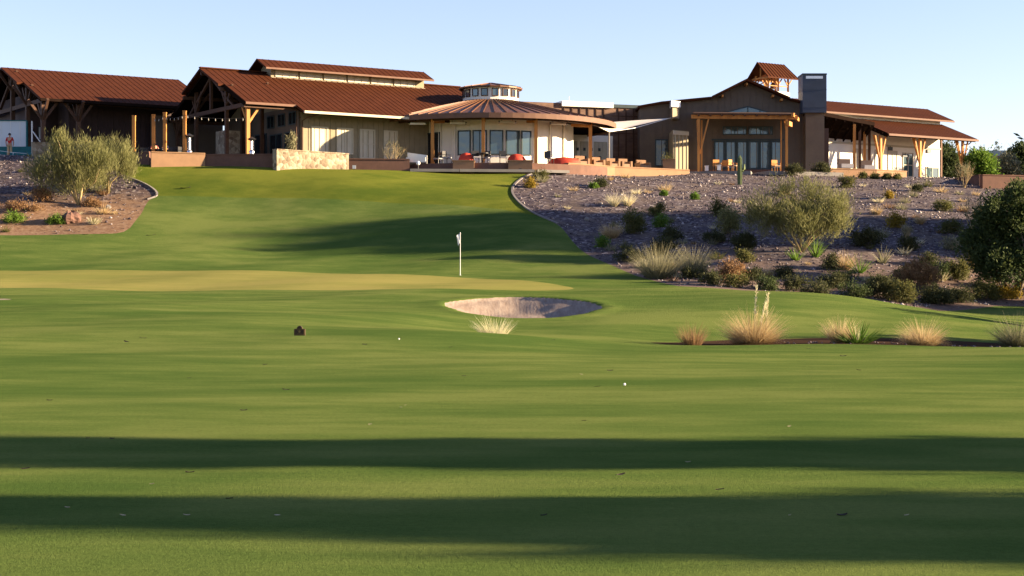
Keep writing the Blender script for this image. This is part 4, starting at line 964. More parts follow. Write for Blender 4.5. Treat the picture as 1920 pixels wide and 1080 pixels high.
tuft('grass_clump', 1729, 650, 'round pinkish straw clump right of the fan leaved plant', [('foliage', dict(n=1300, rb=.34, L=.78, lean=1.2, W=.012, mat=L_['straw'], curve=.8, tb=.05)), ('old_foliage', dict(n=500, rb=.36, L=.55, lean=1.45, W=.014, mat=L_['olive'], curve=.7, minlean=.6))], G_, 51)
tuft('grass_clump', 1908, 650, 'grey brown grass clump cut by the right edge of the picture', [('foliage', dict(n=1000, rb=.32, L=.95, lean=1.0, W=.014, mat=L_['sage'], curve=.7, tb=-.3)), ('old_foliage', dict(n=500, rb=.36, L=.6, lean=1.3, W=.014, mat=L_['olive'], curve=.7))], G_, 51)
tuft('grass_clump', 928, 622, 'pale bleached grass clump standing alone in front of the bunker', [('foliage', dict(n=300, rb=.40, L=.62, lean=1.0, W=.010, mat=L_['pale'], curve=.35, tb=.1, ell=.6))], None, 51.5)
# ------------------------------------------------------------ shrubs on the slopes
GR = 'shrubs on the right gravel slope'; GLf = 'shrubs on the left bank'
def bush(px, py, w_, h_, leaf, label, kind='leafy', name='shrub', g=GR, stem=False, dens=1.0, Y=None):
    if Y: x = qx(px, Y); p = Vector((x, Y, hz(x, Y)))
    else: p = hit(px, py)
    k = p.y/F; W = w_*k/2; H = h_*k; sd_ = int(px*7+py)
    e = empty(name, (p.x, p.y, p.z-.03)); tag(e, label, 'cactus' if 'cactus' in name or 'agave' in name and False else ('agave' if name == 'agave' else ('grass clump' if name == 'grass_clump' else 'shrub')), g)
    if kind == 'leafy':
        lobes = [(0, 0, H*.5, W*.8, W*.7, H*.48), (-W*.45, -.1*W, H*.4, W*.5, W*.5, H*.38), (W*.45, .1*W, H*.42, W*.52, W*.5, H*.36), (W*.1, -.3*W, H*.65, W*.45, W*.45, H*.33)]
        vol = W*H; ncl = int(np.clip(50*vol*dens, 24, 170))
        crown_mesh('foliage', lobes, ncl, 60, .13, .045, L_[leaf], e, sd_, .7, min(.22, .4*H), low=.02)
        mb = MB(); stems(mb, (0, 0, 0), [(-W*.5, 0, H*.6), (W*.45, .1, H*.65), (0, -.1, H*.8)], .025, sd_); mb.build('stem', M['greybark'], e)
    elif kind == 'spray':
        blades_mesh('foliage', int(np.clip(900*W*dens, 250, 1500)), W*.45, H*1.08, .95, .022, L_[leaf], e, sd_, .35, ell=.9)
    elif kind == 'agave':
        blades_mesh('foliage', 34, W*.2, H*1.1, 1.0, .07, L_[leaf], e, sd_, .1, lvar=.15)
    elif kind == 'bare':
        mb = MB(); rr = random.Random(sd_)
        for i in range(16):
            a = rr.uniform(0, 6.28); f = rr.uniform(.25, 1); tip = (math.cos(a)*W*f, math.sin(a)*W*f, H*rr.uniform(.7, 1.0)); stems(mb, (math.cos(a)*.05, math.sin(a)*.05, 0), [tip], .022, sd_+i, 2, .2)
        mb.build('stem', M['bark' if leaf == 'sage' else 'greybark'], e)
        crown_mesh('foliage', [(0, 0, H*.72, W*.8, W*.7, H*.3)], 26, 22, .09, .03, L_[leaf], e, sd_, .7, .2)
    return e
B = [
 (1018,336,24,14,'olive','small olive shrub at the kerb in the top left corner of the gravel slope'),
 (995,352,18,16,'gold','small yellow green shrub just inside the curved kerb'),
 (1126,350,20,15,'dark','dark green shrub high on the slope under the long low peach wall'),
 (1113,353,14,9,'green','low bright green tuft touching the left side of a dark shrub high on the slope'),
 (1245,367,12,8,'green','tiny green shrub high on the slope left of the cactus'),
 (1303,374,13,12,'green','small bright green shrub between the cactus and the kerb'),
 (1231,405,36,26,'olive','rounded olive shrub above the bright green ball shrub'),
 (1190,438,50,48,'olive','upright olive brown shrub with visible stems beside the straw bush'),
 (1237,426,26,22,'green','bright green ball shaped shrub in the middle left of the slope'),
 (1130,464,24,20,'green','yellow green shrub low on the slope next to the lawn edge'),
 (1258,449,48,24,'dark','wide dark green shrub just below the bright green ball'),
 (1345,405,30,32,'olive','dark olive shrub touching the left of the large palo verde crown'),
 (1366,440,48,58,'palo','tall grey green shrub in front of the left side of the large palo verde'),
 (1372,531,54,42,'rusty','reddish tan shrub right of the two pale sprays at the foot of the slope'),
 (1587,352,36,24,'olive','yellow olive shrub at the top of the slope below the low wall'),
 (1541,330,40,26,'dark','dark thorny shrub at the top of the slope left of the low wall'),
 (1720,359,18,13,'dark','small dark shrub near the top of the slope left of the bare tree'),
 (1667,372,12,12,'gold','tiny yellow shrub right of the palo verde crown near the top'),
 (1768,396,40,22,'olive','wide olive shrub on the upper right of the slope'),
 (1680,427,38,30,'gold','golden olive shrub right of the large palo verde crown'),
 (1782,438,44,28,'olive','olive shrub under the wide olive one on the right of the slope'),
 (1842,415,30,28,'gold','bright golden shrub beside the dark mesquite'),
 (1785,468,38,24,'sage','pale lime shrub like a cushion left of the mesquite'),
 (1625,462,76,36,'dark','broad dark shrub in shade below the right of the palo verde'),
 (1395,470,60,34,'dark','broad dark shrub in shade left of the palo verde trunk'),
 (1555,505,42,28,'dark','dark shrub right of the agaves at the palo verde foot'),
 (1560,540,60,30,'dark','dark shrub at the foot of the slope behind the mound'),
 (1655,560,66,50,'dark','tall blue green shrub in shade behind the right side of the mound'),
 (1720,542,92,54,'rusty','wide rust and olive shrub low on the right of the slope'),
 (1790,525,60,44,'olive','olive brown shrub between the rust shrub and the mesquite'),
 (1835,505,60,48,'gold','tall golden brown shrub touching the left of the mesquite'),
 (1880,560,86,28,'gold','low golden shrub glowing at the foot of the mesquite'),
 (1760,570,70,26,'dark','dark low shrub at the far right foot of the slope'),
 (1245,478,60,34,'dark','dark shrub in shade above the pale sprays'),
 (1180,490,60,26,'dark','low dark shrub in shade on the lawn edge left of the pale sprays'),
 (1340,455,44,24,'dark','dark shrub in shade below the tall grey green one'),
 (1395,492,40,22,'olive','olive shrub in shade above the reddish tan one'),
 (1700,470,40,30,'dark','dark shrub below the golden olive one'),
 (1740,500,40,26,'dark','dark shrub left of the pale lime cushion'),
]
for b in B: bush(*b[:4], b[4], b[5])
for i, (px, Y, w_, h_) in enumerate(((1335, 85, 44, 24), (1382, 84.5, 50, 26), (1440, 84.6, 60, 26), (1490, 85.5, 52, 30), (1530, 84, 60, 28), (1600, 84.5, 60, 32), (1640, 86.5, 56, 34), (1690, 85, 70, 36), (1745, 86, 60, 34), (1795, 87, 66, 32), (1840, 88.5, 70, 36), (1585, 89, 56, 28), (1470, 89.5, 44, 24), (1690, 91, 50, 30), (1760, 92.5, 56, 30), (1300, 88.5, 46, 22), (1410, 88, 40, 24))):
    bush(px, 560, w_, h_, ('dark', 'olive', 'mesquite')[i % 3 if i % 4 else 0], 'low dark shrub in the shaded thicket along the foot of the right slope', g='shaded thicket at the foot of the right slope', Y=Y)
for b in [
 (1235,522,88,56,'sage','larger of two pale sage sprays at the foot of the slope','spray','shrub'),
 (1298,514,64,48,'sage','smaller pale tan spray beside the larger sage one','spray','shrub'),
 (1146,446,36,28,'straw','straw coloured round bush left of the olive brown shrub','spray','grass_clump'),
 (1434,520,30,22,'straw','small yellow straw clump at the foot of the slope below the palo verde','spray','grass_clump'),
 (1152,387,14,24,'pale','thin pale straw clump high on the left of the slope','spray','grass_clump'),
 (1177,386,16,24,'pale','pale straw clump just right of the thin one high on the slope','spray','grass_clump'),
 (1585,506,26,30,'straw','tan grass clump leaning beside the bright green agave','spray','grass_clump'),
 (1644,402,18,16,'straw','small straw clump right of the palo verde crown','spray','grass_clump'),
 (1725,420,20,18,'straw','pale straw clump between two olive shrubs on the right','spray','grass_clump'),
 (1612,512,34,36,'green','bright green agave at the foot of the slope','agave','agave'),
 (1493,488,34,28,'green','agave at the left foot of the palo verde trunk','agave','agave'),
 (1530,482,40,36,'green','agave at the right foot of the palo verde trunk','agave','agave'),
 (1655,494,26,32,'sage','prickly pale lime plant right of the bright green agave','agave','agave'),
 (1808,352,44,48,'sage','pale bare branched shrub before the dark wall at the right','bare','shrub'),
 (1822,432,50,64,'sage','bare twiggy shrub left of the golden one by the mesquite','bare','shrub'),
 (1700,450,24,28,'sage','thin bare shrub right of the golden olive one','bare','shrub')]:
    bush(*b[:4], b[4], b[5], b[6], b[7])
for b in [
 (22,418,48,20,'green','low green shrub at the left picture edge on the reddish bank','leafy','shrub'),
 (104,420,32,15,'green','low green shrub left of the boulder on the reddish bank','leafy','shrub'),
 (78,377,46,26,'rusty','brown dry shrub left of the palo verde trunks','leafy','shrub'),
 (40,395,90,16,'rusty','flat reddish dry scrub near the left picture edge','leafy','shrub'),
 (170,388,40,16,'rusty','reddish dry scrub right of the forked trunks','leafy','shrub')]:
    bush(*b[:4], b[4], b[5], b[6], b[7], g=GLf)
bush(738, 300, 50, 56, 'sage', 'tall bare winter shrub in front of the hall windows', 'bare', 'shrub', None, Y=120.9)
bush(1490, 318, 34, 22, 'dark', 'dark shrub below the lodge chimney', 'leafy', 'shrub', None, Y=129)
for i, px in enumerate((1618, 1640, 1662, 1682)):
    bush(px, 334, 16, 10, 'olive', 'low olive shrub in the row at the foot of the low peach wall', g='row of low shrubs at the low wall', Y=129.5)
# saguaro
p = hit(1387, 346); e = empty('saguaro_cactus', (p.x, p.y, p.z-.05)); tag(e, 'single columnar cactus with a small arm standing before the lodge doors', 'cactus')
k = p.y/F
mb = MB(); rr_ = []
for i in range(11):
    t = i/10; rr_.append((.15+.03*math.sin(t*3.1)-(.11*max(0, (t-.9)/.1)), t*56*k))
n0 = 16; 
for r0_, z_ in rr_:
    for j in range(n0*2):
        a = math.pi*j/n0; q = r0_*(1 if j % 2 else .84); mb.v.append((q*math.cos(a), q*math.sin(a), z_))
for i in range(10):
    for j in range(n0*2): j2 = (j+1) % (n0*2); mb.f.append((i*n0*2+j, i*n0*2+j2, (i+1)*n0*2+j2, (i+1)*n0*2+j))
mb.f.append(tuple(10*n0*2+j for j in range(n0*2))); mb.build('stem', L_['cactus'], e)
mb = MB(); mb.tube([(.1, 0, 1.0), (.26, 0, 1.02), (.32, 0, 1.15), (.32, 0, 1.5)], [.07, .08, .085, .05], 10); mb.build('arm', L_['cactus'], e, smooth=True)
# background trees on the right
def far_tree(px, py_top, Y, w_, leaf, label, seed, name='background_tree', py_base=330):
    x = qx(px, Y); z = hz(x, Y); k = Y/F; H = CZ+(540-py_top)*k-z; W = w_*k/2
    e = empty(name, (x, Y, z)); tag(e, label, 'tree', 'background trees at the right')
    mb = MB(); stems(mb, (0, 0, 0), [(-W*.4, 0, H*.7), (W*.3, 0, H*.75), (0, .2, H*.85)], .08, seed); mb.build('trunk', M['greybark'], e)
    crown_mesh('crown', [(0, 0, H*.62, W*.8, W*.8, H*.36), (-W*.45, 0, H*.45, W*.55, W*.5, H*.33), (W*.45, 0, H*.48, W*.55, W*.5, H*.33)], 130, 60, .28, .12, L_[leaf], e, seed, .3, .4)
far_tree(1776, 262, 165, 60, 'mesquite', 'dark green tree partly hidden behind the end of the lodge wing', 71)
far_tree(1838, 284, 146, 58, 'green', 'bright yellow green round tree right of the last V post', 72)
far_tree(1888, 292, 150, 36, 'sage', 'pale sage tree before the dark low building at the right', 73)
far_tree(1915, 262, 158, 60, 'mesquite', 'dark tree at the right picture edge behind the brown wall', 74)
far_tree(1868, 268, 300, 26, 'mesquite', 'small distant tree top above the dark low roof', 75)
far_tree(1845, 270, 310, 30, 'palo', 'pale distant tree top left of the dark distant one', 76)
far_tree(1815, 300, 150, 40, 'mesquite', 'dark low tree between the V post and the wing wall', 77)
far_tree(1960, 270, 150, 70, 'mesquite', 'dark tree just beyond the right picture edge', 78)
# dark low building far right
FB = Frame(qx(1812, 175), 175, 10.2, 8); bb = FB.empty('outbuilding'); tag(bb, 'long dark outbuilding with a low flat roof behind the far right trees', 'building')
mb = MB(); mb.box((0, 0, -1), (12, 8, FB.zpy(292, 3, 0))); mb.build('wall', M['dark'], bb)
z_ = FB.zpy(283, 6, 0); mb = MB(); mb.slab([(-.6, -.6, z_-1.1), (12.5, -.6, z_-.1), (12.5, 4, z_+.5), (2, 4, z_+.3)], .25); mb.build('roof', M['frame'], bb)
# small dry tufts scattered over the gravel slopes
protos = []
rt = random.Random(3); cnt = 0
for i in range(1500):
    if cnt >= 115: break
    left = cnt % 7 == 0
    x, y = (rt.uniform(-34, -23), rt.uniform(103, 117)) if left else (rt.uniform(1, 34), rt.uniform(86, 124))
    d = polysdf(left_des if left else right_des, np.array([x]), np.array([y]))[0]; d2 = abs(x-qx(960, y))
    if d > -.7 or abs(x/y) > .31: continue
    z = hz(x, y)
    if cnt < 5:
        e = empty('dry_tuft', (x, y, z-.02)); sp = ('straw', 'sage', 'olive', 'pale', 'rusty')[cnt]
        blades_mesh('foliage', 90, .16, .36, 1.0, .022, L_[sp], e, 300+cnt, .4)
        mb = MB(); mb.lathe((0, 0, 0), [(.12, -.03), (.09, .03), (.03, .06)], 8); mb.build('crown_base', M['greybark'], e); protos.append(e)
    else:
        e = copy_tree(protos[cnt % 5]); e.location = (x, y, z-.02); e.rotation_euler = (0, 0, rt.uniform(0, 6.28)); k = rt.uniform(.6, 1.9); e.scale = (k, k, k*rt.uniform(.7, 1.1))
    tag(e, 'small dry %s tuft scattered among the gravel of the %s slope' % (('straw coloured', 'grey green', 'olive', 'pale', 'rust brown')[cnt % 5], 'left' if left else 'right'), 'grass tuft', 'dry tufts scattered over the gravel')
    cnt += 1
# boulder and loose stones
def rock(px, py, w_, h_, label, seed):
    p = hit(px, py); k = p.y/F; r = np.random.default_rng(seed); mb = MB(); n = 14; m = 8
    for i in range(m+1):
        ph = math.pi*i/m
        for j in range(n):
            a = 2*math.pi*j/n; f = 1+.12*math.sin(3*a+seed)+.08*math.sin(5*a+i)+.05*r.normal()
            mb.v.append((w_*k/2*f*math.sin(ph)*math.cos(a), w_*k/2.4*f*math.sin(ph)*math.sin(a), h_*k*.55*f*math.cos(ph)+h_*k*.3))
    for i in range(m):
        for j in range(n): j2 = (j+1) % n; mb.f.append((i*n+j, (i+1)*n+j, (i+1)*n+j2, i*n+j2))
    o = mb.build('boulder', M['brownwall'] if seed == 1 else M['concrete'], None); o.location = p; tag(o, label, 'boulder'); return o
rock(133, 417, 36, 24, 'rounded grey brown boulder on the reddish left bank', 1)
rock(203, 391, 10, 8, 'small pale rock right of the boulder on the left bank', 2)
rock(1100, 413, 9, 7, 'small white rock near the lawn edge on the right slope', 3)
def stones(n, xr, yr, poly, seed, name='loose_stones', smin=.035, smax=.11, zmin=-9):
    r = np.random.default_rng(seed); x = r.uniform(*xr, n); y = r.uniform(*yr, n)
    ok = np.minimum.reduce([polysdf(q, x, y) for q in poly]) < -.15; ok &= r.random(n) < .35+.65*(np.sin(x*.9+1.3*np.sin(y*.7))*np.sin(y*.8+np.sin(x*.5)) > -.15)
    x, y = x[ok], y[ok]; z = hgt(x, y); ok = z+r.normal(size=len(z))*.8 > zmin; x, y, z = x[ok], y[ok], z[ok]; n = len(x)
    O = np.array([(1,0,0),(0,1,0),(-1,0,0),(0,-1,0),(0,0,.8),(0,0,-.5)]); s = smin+(smax-smin)*r.random(n)**2.5
    a = r.random(n)*6.28; ca, sa = np.cos(a), np.sin(a); P = O[None]*(1+.35*r.normal(size=(n, 6, 1)))*s[:, None, None]
    V = np.stack([P[..., 0]*ca[:, None]-P[..., 1]*sa[:, None], P[..., 0]*sa[:, None]+P[..., 1]*ca[:, None], P[..., 2]], -1)+np.stack([x, y, z+.01], 1)[:, None]
    T = np.array([(0,1,4),(1,2,4),(2,3,4),(3,0,4),(1,0,5),(2,1,5),(3,2,5),(0,3,5)]); Fq = (np.arange(n)*6)[:, None, None]+T[None]
    o = npmesh(name, V.reshape(-1, 3), Fq.reshape(-1, 3), M['stones'], None, np.repeat(np.clip(r.random(n)**2.4, 0, 1), 6)); return o
o = stones(21000, (-1, 45), (84, 133), [right_des], 5); tag(o, 'loose grey and white stones scattered over the right gravel slope', 'stones', kind='stuff')
o = stones(9000, (-45, -20), (99, 120), [left_des], 6, zmin=7.3); tag(o, 'loose grey stones scattered over the upper left bank', 'stones', kind='stuff')
o = stones(700, (-45, -20), (99, 112), [left_des], 16); tag(o, 'sparse pale stones on the reddish earth at the foot of the left bank', 'stones', kind='stuff')
o = stones(250, (8, 28), (49, 54), [bed_poly], 8, smax=.05); tag(o, 'small stones in the soil bed beyond the fairway', 'stones', kind='stuff')
# ============================================================ small objects
def ground(px, py): p = hit(px, py); return p
# flagstick on the green
p = ground(863, 516); k = p.y/F; e = empty('flagstick', p); tag(e, 'white flagstick with a limp white flag standing on the putting green', 'flagstick')
mb = MB(); mb.tube([(0, 0, -.05), (0, 0, 79*k)], [.016, .013], 8); mb.build('pole', M['white_metal'], e)
mb = MB(); H = 79*k
vs_ = []; n_ = 10
for i in range(n_+1):
    t = i/n_; wd = .18*(1-.45*t)
    for j, f in enumerate((0, .35, .7, 1)): vs_.append((-.015-wd*f, .035*math.sin(f*5+t*3)*(1 if j else 0), H-.03-t*.52-.12*f*f))
fs_ = [(i*4+j, i*4+j+1, i*4+j+5, i*4+j+4) for i in range(n_) for j in range(3)]
vb = [(x, y+.008, z) for x, y, z in vs_]; m_ = len(vs_)
mb.raw(vs_+vb, fs_+[tuple(q+m_ for q in f)[::-1] for f in fs_]); fl = mb.build('flag', M['white_metal'], e, smooth=True)
mb = MB(); mb.tube([(0, 0, H), (0, 0, H+.04)], [.022, .012], 8); mb.build('tip', M['white_metal'], e)
mb = MB(); mb.lathe((0, 0, .001), [(.054, -.03), (.054, .004)], 16); mb.build('cup', M['white_metal'], e)
# golf balls
def ball(px, py, label):
    p = ground(px, py); mb = MB(); r = .0215; n = 14; m = 8
    for i in range(m+1):
        a = math.pi*i/m
        for j in range(n): b = 2*math.pi*j/n; q = r*(1-.03*((i+j) % 2)); mb.v.append((q*math.sin(a)*math.cos(b), q*math.sin(a)*math.sin(b), r+q*math.cos(a)))
    for i in range(m):
        for j in range(n): j2 = (j+1) % n; mb.f.append((i*n+j, (i+1)*n+j, (i+1)*n+j2, i*n+j2))
    o = mb.build('golf_ball', M['ball'], None, True); o.location = p; tag(o, label, 'golf ball', 'golf balls on the fairway')
M['ball'] = plain('ball_white', (.8, .8, .78), (.78, .78, .76), 3, .35)
ball(748, 637, 'white golf ball farther away, right of the brown tee marker'); ball(1171, 723, 'nearer white golf ball on the right half of the sunlit fairway')
# brown marker plaque
p = ground(562, 629); k = p.y/F; e = empty('tee_marker', p, R(-8)); tag(e, 'small dark brown arched marker plaque with worn yellow emblem standing on the fairway', 'tee marker')
wd, hh = 10.5*k, 14*k
M['plaque'] = plain('plaque_wood', (.060, .034, .016), (.035, .02, .01), 14, .7)
M['plaquegold'] = plain('plaque_gold', (.24, .15, .045), (.15, .09, .03), 30, .5)
mb = MB()
out = [(-wd, 0), (wd, 0), (wd, hh*.98)]
for i in range(9): a = math.pi*i/8; out.append((wd*.5*math.cos(a), hh+wd*.55*math.sin(a)))
out.append((-wd, hh*.98)); n_ = len(out)
mb.raw([(x, -.03, z-.02) for x, z in out]+[(x, .03, z-.02) for x, z in out], [tuple(range(n_)), tuple(range(n_, 2*n_))[::-1]]+[(i, n_+i, n_+(i+1) % n_, (i+1) % n_) for i in range(n_)])
mb.build('plaque', M['plaque'], e)
mb = MB()
for a, b in (((-wd*.86, .86), (wd*.86, .86)), ((-wd*.86, .14), (wd*.86, .14)), ((-wd*.86, .14), (-wd*.86, .86)), ((wd*.86, .14), (wd*.86, .86))): mb.bar((a[0], -.034, a[1]*hh), (b[0], -.034, b[1]*hh), .008, .006, (0, 1, 0))
mb.build('border', M['plaquegold'], e)
mb = MB(); mb.tube([(0, -.033, .52*hh), (0, -.040, .52*hh)], .030, 14)
mb.bar((-wd*.5, -.034, .30*hh), (wd*.5, -.034, .30*hh), .006, .018, (0, 1, 0)); mb.bar((-wd*.4, -.034, .72*hh), (wd*.4, -.034, .72*hh), .006, .012, (0, 1, 0)); mb.build('emblem', M['plaquegold'], e)
# fallen leaves and debris on the near turf
M['leafdark'] = plain('dead_leaf', (.028, .018, .010), (.018, .012, .008), 20)
M['leafpale'] = plain('pale_leaf', (.36, .32, .20), (.28, .25, .15), 20)
def litter(pts, mat, label, size, grp):
    first = None
    for i, (px, py) in enumerate(pts):
        p = ground(px, py); r = random.Random(px)
        mb = MB(); L = size*r.uniform(.7, 1.5)*max(.75, p.y/28); w_ = L*.42; c = L*.12*r.uniform(.3, 1.2)
        vs_ = []
        for j in range(6):
            t = j/5; ww = w_*math.sin(math.pi*min(max(t, .06), .96))*.5
            vs_ += [(-L/2+L*t, -ww, .004+c*(2*t-1)**2), (-L/2+L*t, 0, .002+c*.6*(2*t-1)**2), (-L/2+L*t, ww, .006+c*(2*t-1)**2+c*.3)]
        fs_ = [(3*j+q, 3*j+3+q, 3*j+4+q, 3*j+1+q) for j in range(5) for q in range(2)]
        mb.raw(vs_, fs_); o = mb.build('fallen_leaf', mat, None); o.location = p; o.rotation_euler = (r.uniform(-.2, .2), r.uniform(-.2, .2), r.uniform(-.6, .6)); tag(o, label, 'leaf', grp)
litter([(237, 641), (268, 634), (497, 684), (684, 646), (845, 651), (457, 770), (355, 709), (536, 731), (93, 751), (165, 822), (48, 879), (356, 886), (430, 935), (1037, 638), (1516, 654), (1581, 668), (1610, 694), (1144, 695), (1120, 725), (1095, 789), (1165, 890), (1350, 918), (1020, 996), (1579, 1011), (210, 823), (870, 705)], M['leafdark'], 'small dark dead leaf lying on the fairway turf', .085, 'dark leaves on the fairway')
litter([(126, 952), (350, 1046), (285, 908), (760, 760), (752, 764), (694, 796), (1700, 1015), (1481, 1026), (1090, 702), (1290, 867), (230, 985), (520, 1010), (1480, 800)], M['leafpale'], 'small pale dry leaf lying on the fairway turf', .045, 'pale leaves on the fairway')
litter([(348, 353), (283, 441), (160, 300+140)], M['leafdark'], 'dark clod of turf on the lawn bank', .12, 'dark clods on the lawn bank')
# ------------------------------------------------------------ people
def skin_body(name, verts, edges, radii, mat, parent, sub=1):
    me = bpy.data.meshes.new('t'); me.from_pydata(verts, edges, []); o = bpy.data.objects.new('t', me); C.objects.link(o)
    md = o.modifiers.new('s', 'SKIN'); md.use_smooth_shade = True
    for i, r in enumerate(radii):
        v = me.skin_vertices[0].data[i]; v.radius = r if isinstance(r, tuple) else (r, r); v.use_root = (i == 0)
    if sub: q = o.modifiers.new('u', 'SUBSURF'); q.levels = sub; q.render_levels = sub
    dg = bpy.context.evaluated_depsgraph_get(); m2 = bpy.data.meshes.new_from_object(o.evaluated_get(dg)); m2.name = name
    bpy.data.objects.remove(o); bpy.data.meshes.remove(me)
    m2.materials.clear(); m2.materials.append(mat); m2.polygons.foreach_set('use_smooth', [True]*len(m2.polygons))
    r = bpy.data.objects.new(name, m2); C.objects.link(r); r.parent = parent; return r
def hand(V, E, Rr, wi, d, side, s=1.0):
    """palm and five short separate fingers from wrist vertex wi along direction d"""
    w_ = Vector(V[wi]); d = Vector(d).normalized(); sd_ = Vector(side).normalized()
    V.append(tuple(w_+d*.07)); E.append((wi, len(V)-1)); Rr.append((.035, .018)); pk = len(V)-1
    for i, (off, L) in enumerate(((-.032, .065), (-.011, .078), (.011, .074), (.032, .058))):
        b = w_+d*.09+sd_*off; V.append(tuple(b)); E.append((pk, len(V)-1)); Rr.append(.009)
        V.append(tuple(b+d*L*.6+Vector((0, .006, 0)))); E.append((len(V)-2, len(V)-1)); Rr.append(.008)
    V.append(tuple(w_+d*.05-sd_*.055)); E.append((wi, len(V)-1)); Rr.append(.010)
def person(loc, rz, pose, cols, label, hat=None):
    e = empty('person', loc, rz); tag(e, label, 'person'); sh, tr, ha = cols
    if pose == 'stand':
        hip, neck, hd = (0, 0, .93), (0, .01, 1.46), (0, .01, 1.50)
        kneeL, footL, kneeR, footR = (-.11, .0, .50), (-.14, .03, .07), (.10, .02, .50), (.15, -.05, .07)
        elL, wrL, elR, wrR = (-.27, .04, 1.12), (-.24, .16, .90), (.28, .02, 1.12), (.24, .14, .92)
    else:
        hip, neck, hd = (0, 0, .52), (0, .05, 1.04), (0, .05, 1.08)
        kneeL, footL, kneeR, footR = (-.14, -.42, .50), (-.15, -.45, .07), (.14, -.42, .50), (.16, -.42, .07)
        elL, wrL, elR, wrR = (-.28, -.04, .76), (-.16, -.28, .74), (.28, -.04, .76), (.12, -.28, .86)
    lerp = lambda a, b, t: tuple(a[i]+(b[i]-a[i])*t for i in range(3))
    V = [hip, lerp(hip, neck, .35), lerp(hip, neck, .75), neck, (hd[0], hd[1], hd[2]+.06), (hd[0], hd[1]-.005, hd[2]+.15), (hd[0], hd[1], hd[2]+.22)]
    E = [(i, i+1) for i in range(6)]; Rr = [(.155, .11), (.14, .105), (.165, .11), (.055, .055), (.058, .062), (.078, .095), (.062, .078)]
    def add(p, par, r): V.append(tuple(p)); E.append((par, len(V)-1)); Rr.append(r); return len(V)-1
    shL = add((-.19, neck[1], neck[2]-.06), 2, .062); a = add(elL, shL, .045); a = add(wrL, a, .030); hand(V, E, Rr, a, Vector(wrL)-Vector(elL), (0, 1, 0) if pose == 'stand' else (1, 0, 0))
    shR = add((.19, neck[1], neck[2]-.06), 2, .062); a = add(elR, shR, .045); a = add(wrR, a, .030); hand(V, E, Rr, a, Vector(wrR)-Vector(elR), (0, -1, 0) if pose == 'stand' else (-1, 0, 0))
    for kn, ft, sx in ((kneeL, footL, -1), (kneeR, footR, 1)):
        h_ = add((hip[0]+sx*.09, hip[1]-(.03 if pose != 'stand' else 0), hip[2]-.06), 0, .095); a = add(kn, h_, .062); a = add((ft[0], ft[1], ft[2]+.02), a, .042); add((ft[0]+sx*.02, ft[1]+(.13 if pose == 'stand' else -.13), .035), a, .036)
    body = skin_body('body', V, E, Rr, M['skin'], e, 1)
    # clothing follows the same limbs a little outside the skin
    V2 = [hip, lerp(hip, neck, .35), lerp(hip, neck, .75), lerp(hip, neck, .93)]; E2 = [(0, 1), (1, 2), (2, 3)]; R2 = [(.172, .128), (.160, .122), (.182, .125), (.08, .08)]
    for s_, el in (((-.19, neck[1], neck[2]-.06), elL), ((.19, neck[1], neck[2]-.06), elR)):
        V2.append(s_); E2.append((2, len(V2)-1)); R2.append(.078); V2.append(lerp(s_, el, .85)); E2.append((len(V2)-2, len(V2)-1)); R2.append(.064)
    skin_body('shirt', V2, E2, R2, M[sh], e, 1)
    V3 = [(hip[0], hip[1], hip[2]+.04)]; E3 = []; R3 = [(.168, .125)]
    for kn, ft, sx in ((kneeL, footL, -1), (kneeR, footR, 1)):
        V3.append((hip[0]+sx*.09, hip[1]-(.03 if pose != 'stand' else 0), hip[2]-.08)); E3.append((0, len(V3)-1)); R3.append(.108)
        V3.append(kn); E3.append((len(V3)-2, len(V3)-1)); R3.append(.078); V3.append((ft[0], ft[1], ft[2]+.04)); E3.append((len(V3)-2, len(V3)-1)); R3.append(.066)
    skin_body('trousers', V3, E3, R3, M[tr], e, 1)
    mb = MB(); c = (hd[0], hd[1]+(0 if pose != 'stand' else -.012), hd[2]+.15); mb.lathe(c, [(.094, -.02), (.100, .03), (.085, .085), (.045, .115), (.005, .122)], 16)
    mb.build('cap' if hat else 'hair', M[ha], e, smooth=True)
    if hat: mb = MB(); mb.box((c[0]-.07, c[1]+.07, c[2]+.0), (c[0]+.07, c[1]+.19, c[2]+.018)); mb.build('cap_brim', M[ha], e)
    fy = 1 if pose == 'stand' else -1
    mb = MB(); mb.bar((hd[0], hd[1]+fy*.09, hd[2]+.14), (hd[0], hd[1]+fy*.115, hd[2]+.105), .022); mb.build('nose', M['skin'], e)
    for sx in (-1, 1):
        mb = MB(); mb.tube([(sx*.032, hd[1]+fy*.088, hd[2]+.15), (sx*.032, hd[1]+fy*.098, hd[2]+.15)], .010, 8); mb.build('eye', M['navy'], e)
        mb = MB(); mb.tube([(sx*.078, hd[1], hd[2]+.13), (sx*.093, hd[1]-fy*.01, hd[2]+.135)], [.022, .02], 8); mb.build('ear', M['skin'], e)
    mb = MB(); mb.bar((-.025, hd[1]+fy*.098, hd[2]+.075), (.025, hd[1]+fy*.098, hd[2]+.075), .012); mb.build('mouth', M['maroon'], e)
    return e
p = at(18, 289, 124.0); p.z = hz(p.x, p.y); person(p, R(8), 'stand', ('redshirt', 'khaki', 'navy'), 'person in red polo shirt, khaki trousers and dark cap seen from behind at left', hat=True)
FZ = 10.4
pp = Vector((qx(290, 117.6), 117.6, FZ)); person(pp, R(30), 'sit', ('maroon', 'navy', 'hair'), 'person in dark maroon top seated at the terrace table between two orange posts')
pp = Vector((qx(310, 117.9), 117.9, FZ)); person(pp, R(-35), 'sit', ('greycloth', 'khaki', 'hair'), 'person in grey top seated on the terrace below the tallest middle post')
